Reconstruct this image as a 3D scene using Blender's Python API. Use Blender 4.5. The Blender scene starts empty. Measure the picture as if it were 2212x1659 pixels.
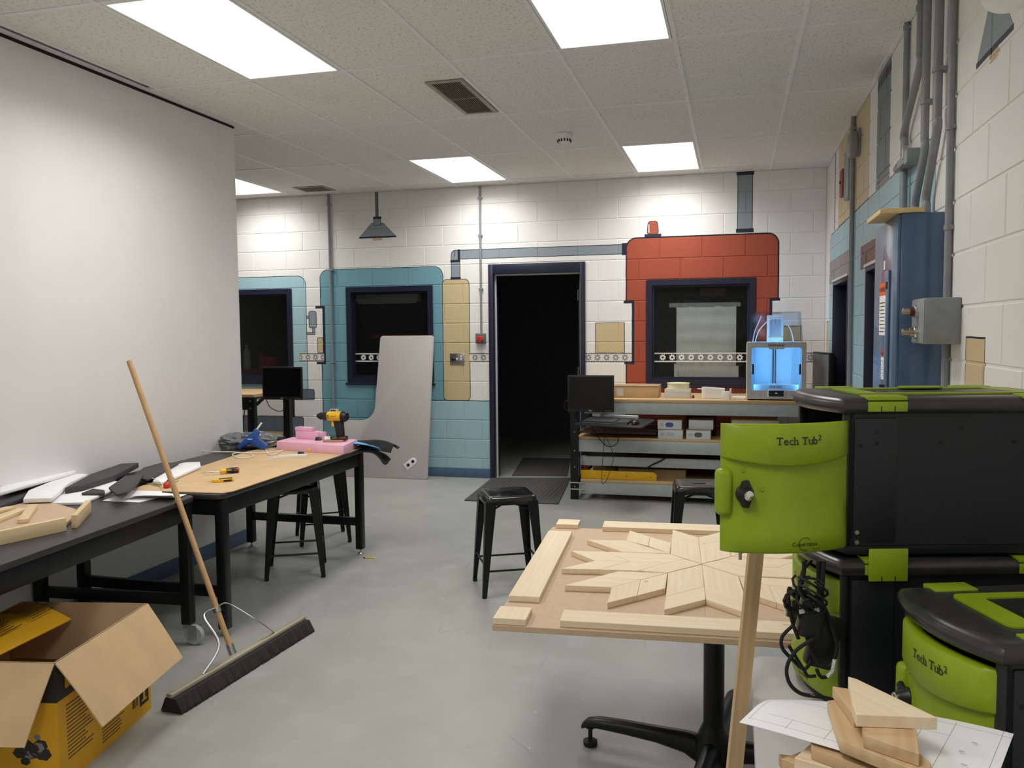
import bpy, bmesh, math, random
from mathutils import Vector, Matrix
random.seed(7)
SC = bpy.context.scene
COL = SC.collection
R = math.radians

# ------------------------------------------------------------------ camera
F_PX, YAW, PITCH, ROLL, D, CAMZ, CEIL = 1806.5, -0.26071, -0.06479, -0.00917, 8.34, 1.5541, 3.035
XR = 0.815            # right wall plane
XL = -3.49            # smooth partition plane
YL = 5.40             # far end of the partition
_cy, _sy, _cp, _sp = math.cos(YAW), math.sin(YAW), math.cos(PITCH), math.sin(PITCH)
_fw = Vector((_sy*_cp, _cy*_cp, _sp)); _rt = Vector((_cy, -_sy, 0)); _up = _rt.cross(_fw)
_r = _rt*math.cos(ROLL) + _up*math.sin(ROLL); _u = -_rt*math.sin(ROLL) + _up*math.cos(ROLL)
cam_d = bpy.data.cameras.new('camera'); cam = bpy.data.objects.new('camera', cam_d); COL.objects.link(cam)
cam.matrix_world = Matrix(((_r.x, _u.x, -_fw.x, 0), (_r.y, _u.y, -_fw.y, 0), (_r.z, _u.z, -_fw.z, CAMZ), (0, 0, 0, 1)))
cam_d.sensor_width = 36; cam_d.lens = F_PX*36/2212; cam_d.clip_start = .05
SC.camera = cam

def ray(p):            # a photo pixel only gives a direction
    return _r*((p[0]-1106)/F_PX) - _u*((p[1]-829.5)/F_PX) + _fw
def onz(x, y, z=0.0):  # where that direction meets a level surface of height z
    d = ray((x, y)); t = (z-CAMZ)/d.z; return Vector((d.x*t, d.y*t, z))
def ony(x, y, Y=D):
    d = ray((x, y)); t = Y/d.y; return Vector((d.x*t, Y, CAMZ+d.z*t))
def onx(x, y, X=XR):
    d = ray((x, y)); t = X/d.x; return Vector((X, d.y*t, CAMZ+d.z*t))

# ------------------------------------------------------------------ world, exposure
w = bpy.data.worlds.new('world'); SC.world = w; w.use_nodes = True
w.node_tree.nodes['Background'].inputs[0].default_value = (.8, .85, 1, 1)
w.node_tree.nodes['Background'].inputs[1].default_value = 0.02
SC.view_settings.view_transform = 'Standard'; SC.view_settings.look = 'None'
SC.view_settings.gamma = 1; SC.view_settings.use_curve_mapping = False
SC.view_settings.exposure = 0.0
LAMP_W = 18.0          # watts of each ceiling troffer
LAMP_COL = (1.0, .995, .975)

# ------------------------------------------------------------------ materials
def lin(c):
    c = c/255
    return c/12.92 if c <= .04045 else ((c+.055)/1.055)**2.4
def S(r, g, b, k=1.22):
    return tuple(min(.92, lin(c)*k) for c in (r, g, b)) + (1,)
class NT:
    def __init__(s, name):
        s.m = bpy.data.materials.new(name); s.m.use_nodes = True; s.t = s.m.node_tree
        s.bsdf = s.t.nodes['Principled BSDF']
    def n(s, typ, **kw):
        nd = s.t.nodes.new(typ)
        for k, v in kw.items(): setattr(nd, k, v)
        return nd
    def l(s, a, b): s.t.links.new(a, b)
    def math(s, op, a, b=None, c=None):
        nd = s.n('ShaderNodeMath', operation=op)
        for i, v in enumerate((a, b, c)):
            if v is None: continue
            if isinstance(v, (int, float)): nd.inputs[i].default_value = v
            else: s.l(v, nd.inputs[i])
        return nd.outputs[0]
    def mix(s, f, a, b):
        nd = s.n('ShaderNodeMix', data_type='RGBA')
        for i, v in ((0, f), (6, a), (7, b)):
            if isinstance(v, (int, float)): nd.inputs[i].default_value = v
            elif isinstance(v, tuple): nd.inputs[i].default_value = v
            else: s.l(v, nd.inputs[i])
        return nd.outputs[2]
    def noise(s, scale, detail=3, vec=None, rough=.55):
        nd = s.n('ShaderNodeTexNoise'); nd.inputs['Scale'].default_value = scale
        nd.inputs['Detail'].default_value = detail; nd.inputs['Roughness'].default_value = rough
        if vec is not None: s.l(vec, nd.inputs['Vector'])
        return nd.outputs[0]
    def obj(s): return s.n('ShaderNodeTexCoord').outputs['Object']
    def pos(s): return s.n('ShaderNodeNewGeometry').outputs['Position']
    def ramp(s, f, lo, hi):
        nd = s.n('ShaderNodeMapRange'); nd.inputs[1].default_value = lo; nd.inputs[2].default_value = hi
        s.l(f, nd.inputs[0]); return nd.outputs[0]
    def bump(s, h, strength=.2, dist=.01):
        b = s.n('ShaderNodeBump'); b.inputs['Strength'].default_value = strength; b.inputs['Distance'].default_value = dist
        s.l(h, b.inputs['Height']); s.l(b.outputs[0], s.bsdf.inputs['Normal'])
def mat(name, col, rough=.5, metal=0.0, var=.06, scale=18, bump=0, bscale=60, spec=.5, coat=0):
    k = NT(name); b = k.bsdf
    b.inputs['Roughness'].default_value = rough; b.inputs['Metallic'].default_value = metal
    b.inputs['Specular IOR Level'].default_value = spec; b.inputs['Coat Weight'].default_value = coat
    v = k.obj()
    n = k.noise(scale, 3, v)
    d = tuple(c*(1-var*2) for c in col[:3])+(1,); h = tuple(min(1, c*(1+var*2)) for c in col[:3])+(1,)
    k.l(k.mix(k.ramp(n, .3, .7), d, h), b.inputs['Base Color'])
    if bump: k.bump(k.noise(bscale, 4, v), bump, .004)
    return k.m
def emit(name, col, strength):
    k = NT(name); k.bsdf.inputs['Base Color'].default_value = (0.8, .8, .8, 1)
    k.bsdf.inputs['Emission Color'].default_value = col+(1,) if len(col) == 3 else col
    k.bsdf.inputs['Emission Strength'].default_value = strength
    return k.m
def wood(name, a, b, scale=1.0, rough=.55, knots=True):
    """pine or beech: grain runs along the object's own X axis, every piece a little different"""
    k = NT(name); o = k.obj(); inf = k.n('ShaderNodeObjectInfo')
    off = k.n('ShaderNodeVectorMath', operation='SCALE'); off.inputs[0].default_value = (3.1, 7.7, 1.9)
    k.l(k.math('MULTIPLY', inf.outputs['Random'], 9.0), off.inputs[3])
    ad = k.n('ShaderNodeVectorMath', operation='ADD'); k.l(o, ad.inputs[0]); k.l(off.outputs[0], ad.inputs[1])
    mp = k.n('ShaderNodeMapping'); mp.inputs['Scale'].default_value = (1.1*scale, 22*scale, 22*scale); k.l(ad.outputs[0], mp.inputs[0])
    n1 = k.noise(1.6, 4, mp.outputs[0], .6)
    wv = k.n('ShaderNodeTexWave', wave_type='BANDS', bands_direction='Y'); wv.inputs['Scale'].default_value = .7
    wv.inputs['Distortion'].default_value = 5; wv.inputs['Detail'].default_value = 2; k.l(mp.outputs[0], wv.inputs['Vector'])
    f = k.math('ADD', k.math('MULTIPLY', n1, .8), k.math('MULTIPLY', wv.outputs['Fac'], .13))
    c = k.mix(k.ramp(f, .25, .75), a, b)
    if knots:
        vo = k.n('ShaderNodeTexVoronoi'); vo.inputs['Scale'].default_value = 1
        m2 = k.n('ShaderNodeMapping'); m2.inputs['Scale'].default_value = (5, 11, 11); k.l(ad.outputs[0], m2.inputs[0]); k.l(m2.outputs[0], vo.inputs['Vector'])
        kn = k.math('MULTIPLY', k.math('LESS_THAN', vo.outputs['Distance'], .085), .55)
        c = k.mix(kn, c, tuple(x*.45 for x in a[:3])+(1,))
    tone = k.ramp(inf.outputs['Random'], 0, 1)
    c = k.mix(k.math('MULTIPLY', tone, .22), c, tuple(x*.72 for x in a[:3])+(1,))
    k.l(c, k.bsdf.inputs['Base Color']); k.bsdf.inputs['Roughness'].default_value = rough
    k.bump(n1, .08, .002)
    return k.m
def glassy(name, tint=(.9, .93, .95), gloss=.12, rough=.02, mesh=False):
    """thin sheet: clear, with a mirror sheen that grows at a slant; mesh = wires cast in the glass"""
    k = NT(name); t = k.t; out = t.nodes['Material Output']; t.nodes.remove(k.bsdf)
    tr = k.n('ShaderNodeBsdfTransparent'); tr.inputs[0].default_value = tint+(1,)
    gl = k.n('ShaderNodeBsdfGlossy'); gl.inputs['Roughness'].default_value = rough
    lw = k.n('ShaderNodeFresnel'); lw.inputs[0].default_value = 1.45
    mx = k.n('ShaderNodeMixShader'); k.l(k.math('MINIMUM', k.math('MULTIPLY', lw.outputs[0], gloss*9), 1.0), mx.inputs[0])
    k.l(tr.outputs[0], mx.inputs[1]); k.l(gl.outputs[0], mx.inputs[2]); s = mx.outputs[0]
    if mesh:
        sp = k.n('ShaderNodeSeparateXYZ'); k.l(k.pos(), sp.inputs[0])
        a = k.math('LESS_THAN', k.math('FRACT', k.math('DIVIDE', sp.outputs[0], .0127)), .055)
        b = k.math('LESS_THAN', k.math('FRACT', k.math('DIVIDE', sp.outputs[2], .0127)), .055)
        df = k.n('ShaderNodeBsdfDiffuse'); df.inputs[0].default_value = (.05, .05, .055, 1)
        m2 = k.n('ShaderNodeMixShader'); k.l(k.math('MAXIMUM', a, b), m2.inputs[0]); k.l(s, m2.inputs[1]); k.l(df.outputs[0], m2.inputs[2]); s = m2.outputs[0]
    k.l(s, out.inputs[0]); return k.m

M = {}
M['drywall'] = mat('partition_paint', S(221, 219, 217), .6, var=.01, scale=3, bump=.05, bscale=120)
M['white_trim'] = mat('white_trim_paint', S(205, 205, 200), .5, var=.02)
M['navy'] = mat('navy_frame_paint', S(30, 32, 52), .38, var=.05)
M['navy_door'] = mat('navy_door_paint', S(26, 28, 50), .4, var=.05)
M['baseboard'] = mat('baseboard_vinyl', S(72, 96, 122), .5, var=.05)
M['black_paint'] = mat('black_powder_coat', S(12, 12, 14), .38, var=.08, spec=.4)
M['black_gloss'] = mat('black_gloss_metal', S(15, 15, 17), .2, var=.08, coat=.3)
M['black_plastic'] = mat('black_plastic', S(24, 24, 26), .42, var=.08)
M['black_rubber'] = mat('black_rubber', S(20, 20, 21), .65)
M['tabletop'] = mat('dark_laminate', S(50, 48, 48), .38, var=.05, scale=40)
M['grey_conduit'] = mat('grey_conduit_paint', S(128, 131, 134), .42, var=.05, bump=.05)
M['grey_box'] = mat('grey_enamel', S(128, 134, 132), .35, var=.03)
M['steel'] = mat('bare_steel', (.55, .55, .54, 1), .3, metal=1, var=.05)
M['chrome'] = mat('chrome', (.75, .75, .75, 1), .12, metal=1, var=.02)
M['cabinet_blue'] = mat('slate_blue_enamel', S(66, 92, 120), .26, var=.02, coat=.35)
M['bench_grey'] = mat('bench_beam_grey', S(168, 172, 172), .45, var=.03)
M['bench_wood'] = wood('bench_board', S(201, 170, 126), S(186, 152, 108), .5, knots=False)
M['pine'] = wood('pale_pine', S(233, 212, 183), S(217, 190, 156))
M['pine_warm'] = wood('warm_pine', S(204, 176, 136), S(176, 140, 100))
M['pine_mid'] = wood('planed_pine', S(220, 197, 158), S(202, 174, 132), .6, knots=False)
M['mdf'] = mat('mdf_board', S(188, 162, 134), .6, var=.025, scale=40)
M['ply_light'] = mat('light_cap_board', S(202, 176, 128), .55, var=.04)
M['card'] = mat('corrugated_card', S(192, 162, 122), .75, var=.04, scale=6, bump=.05, bscale=90)
M['card_dark'] = mat('carton_card', S(160, 132, 100), .75, var=.05, scale=6)
M['white_plastic'] = mat('white_plastic', S(226, 226, 224), .35, var=.01)
M['window_paper'] = mat('taped_sheet_paper', (.92, .92, .9, 1), .7, var=.02, scale=5)
M['paper'] = mat('white_paper', S(228, 226, 224), .7, var=.02, scale=5)
M['foam_white'] = mat('white_packing_foam', S(232, 231, 230), .75, var=.02, bump=.3, bscale=160)
M['foam_black'] = mat('black_packing_foam', S(62, 61, 63), .8, var=.06, bump=.25, bscale=200)
M['foam_pink'] = mat('pink_foam', S(238, 172, 196), .75, var=.03, bump=.3, bscale=200)
M['panel_grey'] = mat('grey_laminate', S(178, 172, 168), .5, var=.015, scale=160)
M['grey_felt'] = mat('grey_table_laminate', S(164, 161, 158), .5, var=.02, scale=160)
M['lime'] = mat('lime_plastic', S(138, 160, 20, 1.1), .42, var=.03, bump=.03, bscale=220)
M['tub_black'] = mat('tub_black_plastic', S(19, 23, 27), .5, var=.2, scale=260, bump=.12, bscale=240)
M['tub_lid'] = mat('tub_lid_plastic', S(46, 45, 45), .3, var=.12, scale=30, bump=.05)
M['dewalt_yellow'] = mat('tool_yellow', S(238, 178, 30), .4, var=.03)
M['yellow'] = mat('level_yellow', S(220, 172, 22), .4, var=.03)
M['red'] = mat('red_plastic', S(190, 42, 38), .35, var=.04)
M['ink'] = mat('black_ink', S(32, 34, 34), .6, var=.02)
M['blue_plastic'] = mat('blue_plastic', S(38, 78, 150), .35, var=.04)
M['blue_foam'] = mat('blue_foam_sheet', S(96, 170, 230), .6, var=.03)
M['bag'] = mat('grey_plastic_bag', S(120, 122, 124), .22, var=.2, scale=14)
M['cloth_black'] = mat('black_cloth', S(26, 26, 28), .85, var=.1)
M['cord_white'] = mat('white_cord', S(222, 216, 202), .5)
M['printer_shell'] = mat('printer_shell', S(176, 172, 168), .4, var=.02)
M['screen'] = mat('dark_screen', S(12, 12, 14), .16, var=.02)
M['bristle'] = mat('black_bristle', S(34, 32, 32), .8, var=.3, scale=120)
M['broom_wood'] = wood('broom_handle_wood', S(190, 152, 108), S(172, 134, 92), .4, knots=False)
M['glass_wire'] = glassy('wired_glass', (.95, .97, .96), .06, mesh=True)
M['glass'] = glassy('clear_glass', (.85, .88, .88), .10)
M['acrylic'] = glassy('smoked_acrylic', (.80, .83, .88), .05, .12)
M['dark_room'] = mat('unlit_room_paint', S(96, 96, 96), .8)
M['rubber_mat'] = mat('rubber_mat', S(72, 70, 70), .8, var=.1, scale=120, bump=.5, bscale=90)
M['maroon'] = mat('maroon_plastic', S(84, 40, 38), .4)
M['brass'] = mat('brass', (.46, .40, .32, 1), .35, metal=1)
M['vent_dark'] = mat('vent_slat_paint', S(158, 148, 134), .5)
M['vent_hole'] = mat('vent_duct', S(26, 22, 20), .9)
M['filament'] = mat('natural_filament', S(224, 220, 178), .45, var=.03)

# ------------------------------------------------------------------ mesh building
class MB:
    def __init__(s): s.v = []; s.f = []
    def add(s, vs, fs, m=None):
        o = len(s.v)
        s.v += [tuple(m @ Vector(p)) for p in vs] if m is not None else [tuple(p) for p in vs]
        s.f += [tuple(i+o for i in f) for f in fs]; return s
    def box(s, x0, x1, y0, y1, z0, z1, m=None):
        vs = [(x, y, z) for z in (z0, z1) for y in (y0, y1) for x in (x0, x1)]
        return s.add(vs, [(0, 2, 3, 1), (4, 5, 7, 6), (0, 1, 5, 4), (2, 6, 7, 3), (0, 4, 6, 2), (1, 3, 7, 5)], m)
    def prism(s, poly, z0, z1, m=None):
        n = len(poly)
        if sum(poly[i][0]*poly[(i+1) % n][1]-poly[(i+1) % n][0]*poly[i][1] for i in range(n)) < 0: poly = poly[::-1]
        vs = [(x, y, z0) for x, y in poly]+[(x, y, z1) for x, y in poly]
        fs = [tuple(range(n-1, -1, -1)), tuple(range(n, 2*n))]+[(i, (i+1) % n, n+(i+1) % n, n+i) for i in range(n)]
        return s.add(vs, fs, m)
    def tube(s, pts, r, n=8, cap=True, m=None, flat=1.0):
        pts = [Vector(p) for p in pts]; rr = r if isinstance(r, (list, tuple)) else [r]*len(pts)
        vs = []; up = None
        for i, p in enumerate(pts):
            a = pts[max(0, i-1)]; b = pts[min(len(pts)-1, i+1)]; t = (b-a).normalized()
            if up is None:
                up = Vector((0, 0, 1)) if abs(t.z) < .9 else Vector((1, 0, 0))
            sd = t.cross(up)
            if sd.length < 1e-5: sd = t.orthogonal()
            sd.normalize(); up = sd.cross(t).normalized()
            for k in range(n):
                an = 2*math.pi*k/n; vs.append(p+(sd*math.cos(an)+up*math.sin(an)*flat)*rr[i])
        N = len(pts)
        fs = [(i*n+k, i*n+(k+1) % n, (i+1)*n+(k+1) % n, (i+1)*n+k) for i in range(N-1) for k in range(n)]
        if cap: fs += [tuple(range(n-1, -1, -1)), tuple((N-1)*n+k for k in range(n))]
        return s.add(vs, fs, m)
    def lathe(s, prof, n=20, m=None):
        vs = []; fs = []
        for r, z in prof:
            for k in range(n):
                a = 2*math.pi*k/n; vs.append((r*math.cos(a), r*math.sin(a), z))
        for i in range(len(prof)-1):
            for k in range(n): fs.append((i*n+k, i*n+(k+1) % n, (i+1)*n+(k+1) % n, (i+1)*n+k))
        fs += [tuple(range(n-1, -1, -1)), tuple((len(prof)-1)*n+k for k in range(n))]
        return s.add(vs, fs, m)
    def grid(s, fn, nu, nv, m=None):
        vs = [fn(i/nu, j/nv) for j in range(nv+1) for i in range(nu+1)]
        fs = [(j*(nu+1)+i, j*(nu+1)+i+1, (j+1)*(nu+1)+i+1, (j+1)*(nu+1)+i) for j in range(nv) for i in range(nu)]
        return s.add(vs, fs, m)
    def mesh(s, name, bevel=0, seg=2, smooth=35, weld=False, solid=0):
        me = bpy.data.meshes.new(name); me.from_pydata(s.v, [], s.f)
        bm = bmesh.new(); bm.from_mesh(me)
        if weld: bmesh.ops.remove_doubles(bm, verts=bm.verts, dist=1e-5)
        bmesh.ops.recalc_face_normals(bm, faces=bm.faces)
        if solid: bmesh.ops.solidify(bm, geom=list(bm.faces), thickness=solid)
        if bevel:
            es = [e for e in bm.edges if len(e.link_faces) == 2 and e.calc_face_angle(0) > .6]
            bmesh.ops.bevel(bm, geom=es, offset=bevel, segments=seg, affect='EDGES', profile=.5, clamp_overlap=True)
        bm.to_mesh(me); bm.free()
        if smooth:
            me.shade_smooth(); me.set_sharp_from_angle(angle=R(smooth))
        return me
    def obj(s, name, m, parent=None, loc=(0, 0, 0), rz=0, **kw):
        return link(name, s.mesh(name, **kw), m, parent, loc, rz)
def link(name, me, m, parent=None, loc=(0, 0, 0), rz=0):
    o = bpy.data.objects.new(name, me); COL.objects.link(o)
    if m is not None and len(me.materials) == 0: me.materials.append(M[m] if isinstance(m, str) else m)
    o.location = loc; o.rotation_euler = (0, 0, rz); o.parent = parent
    return o
def tag(o, label, cat, group=None):
    o['label'] = label; o['category'] = cat
    if group: o['group'] = group
    return o
def thing(name, label, cat, loc=(0, 0, 0), rz=0, group=None):
    o = bpy.data.objects.new(name, None); COL.objects.link(o); o.location = loc; o.rotation_euler = (0, 0, rz)
    o.empty_display_size = .05
    return tag(o, label, cat, group)
def struct(o): o['kind'] = 'structure'; return o
def copy_tree(o, parent=None):
    c = o.copy(); COL.objects.link(c); c.parent = parent
    for ch in list(o.children): copy_tree(ch, c)
    return c
def rrect(x0, x1, y0, y1, r, n=5):
    """rounded rectangle outline, r = one radius or (ll, lr, ur, ul)"""
    rs = r if isinstance(r, tuple) else (r,)*4; out = []
    for (cx, cy, sx, sy, a0, q) in ((x0, y0, 1, 1, 180, rs[0]), (x1, y0, -1, 1, 270, rs[1]), (x1, y1, -1, -1, 0, rs[2]), (x0, y1, 1, -1, 90, rs[3])):
        if q <= 0: out.append((cx, cy)); continue
        for k in range(n+1):
            a = R(a0+90*k/n); out.append((cx+sx*q+q*math.cos(a), cy+sy*q+q*math.sin(a)))
    return out
def frame_poly(mb, outer, inner, y0, y1, m=None):
    """ring between two outlines of equal count in the XZ plane, from depth y0 to y1"""
    n = len(outer)
    vs = [(x, y0, z) for x, z in outer]+[(x, y0, z) for x, z in inner]+[(x, y1, z) for x, z in outer]+[(x, y1, z) for x, z in inner]
    fs = []
    for i in range(n):
        j = (i+1) % n
        fs += [(i, j, n+j, n+i), (2*n+i, 3*n+i, 3*n+j, 2*n+j), (i, 2*n+i, 2*n+j, j), (n+i, n+j, 3*n+j, 3*n+i)]
    return mb.add(vs, fs, m)
XZ = Matrix(((1, 0, 0, 0), (0, 0, -1, 0), (0, 1, 0, 0), (0, 0, 0, 1)))     # plan x,y,z -> x,-z,y : outline stands up, extrusion runs to -Y
def spline(pts, n=8):
    """smooth curve through points"""
    P = [Vector(p) for p in pts]; out = []
    for i in range(len(P)-1):
        a = P[max(0, i-1)]; b = P[i]; c = P[i+1]; d = P[min(len(P)-1, i+2)]
        for k in range(n):
            t = k/n; out.append(.5*((2*b)+(c-a)*t+(2*a-5*b+4*c-d)*t*t+(-a+3*b-3*c+d)*t**3))
    out.append(P[-1]); return out
def text_mesh(s, size, thick=.0006, serif=False, bold=0.0):
    """lettering as a flat mesh in the XY plane, centred; returns (verts, faces)"""
    V = []; Fc = []; x = 0.0
    for ch in s:
        sz = size; dy = 0
        if ch == '^': continue
        if ch == '²': ch = '2'; sz = size*.72; dy = size*.33
        if ch == ' ': x += size*.28; continue
        cu = bpy.data.curves.new('t', 'FONT'); cu.body = ch; cu.size = sz; cu.offset = bold*size; cu.resolution_u = 3
        o = bpy.data.objects.new('t', cu); me = bpy.data.meshes.new_from_object(o)
        vs = [v.co.copy() for v in me.vertices]; fs = [tuple(p.vertices) for p in me.polygons]
        bpy.data.objects.remove(o); bpy.data.curves.remove(cu); bpy.data.meshes.remove(me)
        if not vs: x += size*.3; continue
        x0 = min(v.x for v in vs); x1 = max(v.x for v in vs); y1 = max(v.y for v in vs)
        def put(vv, ff):
            b = len(V); V.extend([(p[0]-x0+x, p[1]+dy, 0) for p in vv]); Fc.extend([tuple(i+b for i in f) for f in ff])
        put([(v.x, v.y) for v in vs], fs)
        if serif:
            t = sz*.06; w_ = sz*.22
            def bar(cx, cy, w): put([(cx-w/2, cy), (cx+w/2, cy), (cx+w/2, cy+t), (cx-w/2, cy+t)], [(0, 1, 2, 3)])
            st = sz*.045
            if ch == 'T':
                bar((x0+x1)/2, 0, sz*.32); put([(x0, y1-sz*.15), (x0+t, y1-sz*.15), (x0+t, y1), (x0, y1)], [(0, 1, 2, 3)]); put([(x1-t, y1-sz*.15), (x1, y1-sz*.15), (x1, y1), (x1-t, y1)], [(0, 1, 2, 3)])
            elif ch == 'h': bar(x0+st, 0, sz*.25); bar(x1-st, 0, sz*.25); bar(x0+st*.3, y1-t, w_*.8)
            elif ch == 'u': bar(x0+st*.3, y1-t, w_); bar(x1-st*1.2, y1-t, w_); bar(x1, 0, w_*.8)
            elif ch == 'b': bar(x0+st*.3, y1-t, w_)
            elif ch in 'nri': bar(x0+st, 0, sz*.19); bar(x0+st*.3, y1*(.72 if ch == 'i' else 1)-t, w_*.8)
            elif ch == 'p': bar(x0+st, min(v.y for v in vs), sz*.19)
        x += (x1-x0)+size*.075
    if not V: return [], []
    return [(a-x/2, b, 0) for a, b, _ in V], Fc
# ------------------------------------------------------------------ mural paint as one node tree over wall coordinates
CH = .2032             # course height of the block walls
WHITE = S(224, 222, 218); LCY = S(156, 187, 195); MCY = S(110, 154, 167); TAN = S(194, 176, 137); RED = S(154, 72, 50)
NAVY = S(30, 32, 52); GRY = S(132, 142, 148); DGR = S(98, 108, 116); MAUVE = S(138, 132, 132); BROWN = S(112, 88, 86); INKC = S(38, 38, 46)
def group_rbox():
    g = bpy.data.node_groups.new('painted_box', 'ShaderNodeTree')
    def sk(n, t): return g.interface.new_socket(n, in_out='INPUT', socket_type=t)
    for n in ('u', 'v', 'x0', 'x1', 'z0', 'z1', 'r', 'line', 'taper'): sk(n, 'NodeSocketFloat')
    sk('base', 'NodeSocketColor'); sk('fill', 'NodeSocketColor')
    g.interface.new_socket('color', in_out='OUTPUT', socket_type='NodeSocketColor')
    gi = g.nodes.new('NodeGroupInput'); go = g.nodes.new('NodeGroupOutput'); I = {s.name: s for s in gi.outputs}
    def m(op, a, b=None, c=None):
        nd = g.nodes.new('ShaderNodeMath'); nd.operation = op
        for i, v in enumerate((a, b, c)):
            if v is None: continue
            if isinstance(v, (int, float)): nd.inputs[i].default_value = v
            else: g.links.new(v, nd.inputs[i])
        return nd.outputs[0]
    cx = m('MULTIPLY', m('ADD', I['x0'], I['x1']), .5); cz = m('MULTIPLY', m('ADD', I['z0'], I['z1']), .5)
    hx = m('MULTIPLY', m('SUBTRACT', I['x1'], I['x0']), .5); hz = m('MULTIPLY', m('SUBTRACT', I['z1'], I['z0']), .5)
    dz = m('SUBTRACT', I['v'], cz)
    hx2 = m('SUBTRACT', hx, m('MULTIPLY', I['taper'], m('ADD', dz, hz)))          # taper: narrower upwards
    qx = m('ADD', m('SUBTRACT', m('ABSOLUTE', m('SUBTRACT', I['u'], cx)), hx2), I['r'])
    qz = m('ADD', m('SUBTRACT', m('ABSOLUTE', dz), hz), I['r'])
    ax = m('MAXIMUM', qx, 0.0); az = m('MAXIMUM', qz, 0.0)
    sd = m('SUBTRACT', m('ADD', m('SQRT', m('ADD', m('MULTIPLY', ax, ax), m('MULTIPLY', az, az))), m('MINIMUM', m('MAXIMUM', qx, qz), 0.0)), I['r'])
    def mx(f, a, b):
        nd = g.nodes.new('ShaderNodeMix'); nd.data_type = 'RGBA'; g.links.new(f, nd.inputs[0])
        g.links.new(a, nd.inputs[6])
        if isinstance(b, tuple): nd.inputs[7].default_value = b
        else: g.links.new(b, nd.inputs[7])
        return nd.outputs[2]
    c = mx(m('LESS_THAN', sd, 0.0), I['base'], I['fill'])
    c = mx(m('LESS_THAN', m('ABSOLUTE', sd), I['line']), c, INKC)
    g.links.new(c, go.inputs[0]); return g
G_BOX = group_rbox()
def mural(name, axis, shapes, bands):
    k = NT(name); sp = k.n('ShaderNodeSeparateXYZ'); k.l(k.pos(), sp.inputs[0]); u = sp.outputs[axis]; v = sp.outputs[2]
    nz = k.noise(2.2, 3, k.pos())
    c = k.mix(k.ramp(nz, .3, .7), tuple(x*.97 for x in WHITE[:3])+(1,), WHITE)
    wob = k.math('MULTIPLY', k.math('SUBTRACT', k.noise(9, 2, k.pos()), .5), .006)      # hand-painted edges
    uu = k.math('ADD', u, wob); vv = k.math('ADD', v, wob)
    for sh in shapes:
        x0, x1, z0, z1, col = sh[:5]; r = sh[5] if len(sh) > 5 else 0.0; line = sh[6] if len(sh) > 6 else .0035; tp = sh[7] if len(sh) > 7 else 0.0
        nd = k.n('ShaderNodeGroup'); nd.node_tree = G_BOX
        k.l(uu, nd.inputs['u']); k.l(vv, nd.inputs['v']); k.l(c, nd.inputs['base']); nd.inputs['fill'].default_value = col
        for n_, val in (('x0', x0), ('x1', x1), ('z0', z0), ('z1', z1), ('r', r), ('line', line), ('taper', tp)): nd.inputs[n_].default_value = val
        c = nd.outputs[0]
    # the gear conveyor: strips of printed gears between two dark lines
    for x0, x1, z0, z1, pitch in bands:
        def inside(a, lo, hi): return k.math('MULTIPLY', k.math('GREATER_THAN', a, lo), k.math('LESS_THAN', a, hi))
        m = k.math('MULTIPLY', inside(u, x0, x1), inside(v, z0, z1))
        zc = (z0+z1)/2; h = (z1-z0)/2
        lu = k.math('MULTIPLY', k.math('SUBTRACT', k.math('FRACT', k.math('DIVIDE', u, pitch)), .5), pitch); lv = k.math('SUBTRACT', v, zc)
        rad = k.math('SQRT', k.math('ADD', k.math('MULTIPLY', lu, lu), k.math('MULTIPLY', lv, lv)))
        th = k.math('ARCTAN2', lv, lu); tooth = k.math('GREATER_THAN', k.math('COSINE', k.math('MULTIPLY', th, 8)), 0)
        lim = k.math('ADD', .024, k.math('MULTIPLY', tooth, .009))
        gear = k.math('MULTIPLY', k.math('LESS_THAN', rad, lim), k.math('GREATER_THAN', rad, .011))
        edge = k.math('GREATER_THAN', k.math('ABSOLUTE', lv), h-.005)
        tt = k.math('MULTIPLY', k.math('GREATER_THAN', k.math('ABSOLUTE', lv), h-.012), k.math('GREATER_THAN', k.math('FRACT', k.math('DIVIDE', u, .016)), .5))
        c = k.mix(m, c, S(214, 212, 206))
        c = k.mix(k.math('MULTIPLY', m, gear), c, S(132, 134, 134)); 
        c = k.mix(k.math('MULTIPLY', m, k.math('MAXIMUM', edge, tt)), c, INKC)
    k.l(c, k.bsdf.inputs['Base Color']); k.bsdf.inputs['Roughness'].default_value = .42
    k.bump(k.noise(170, 4, k.pos()), .22, .003)
    return k.m
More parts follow.
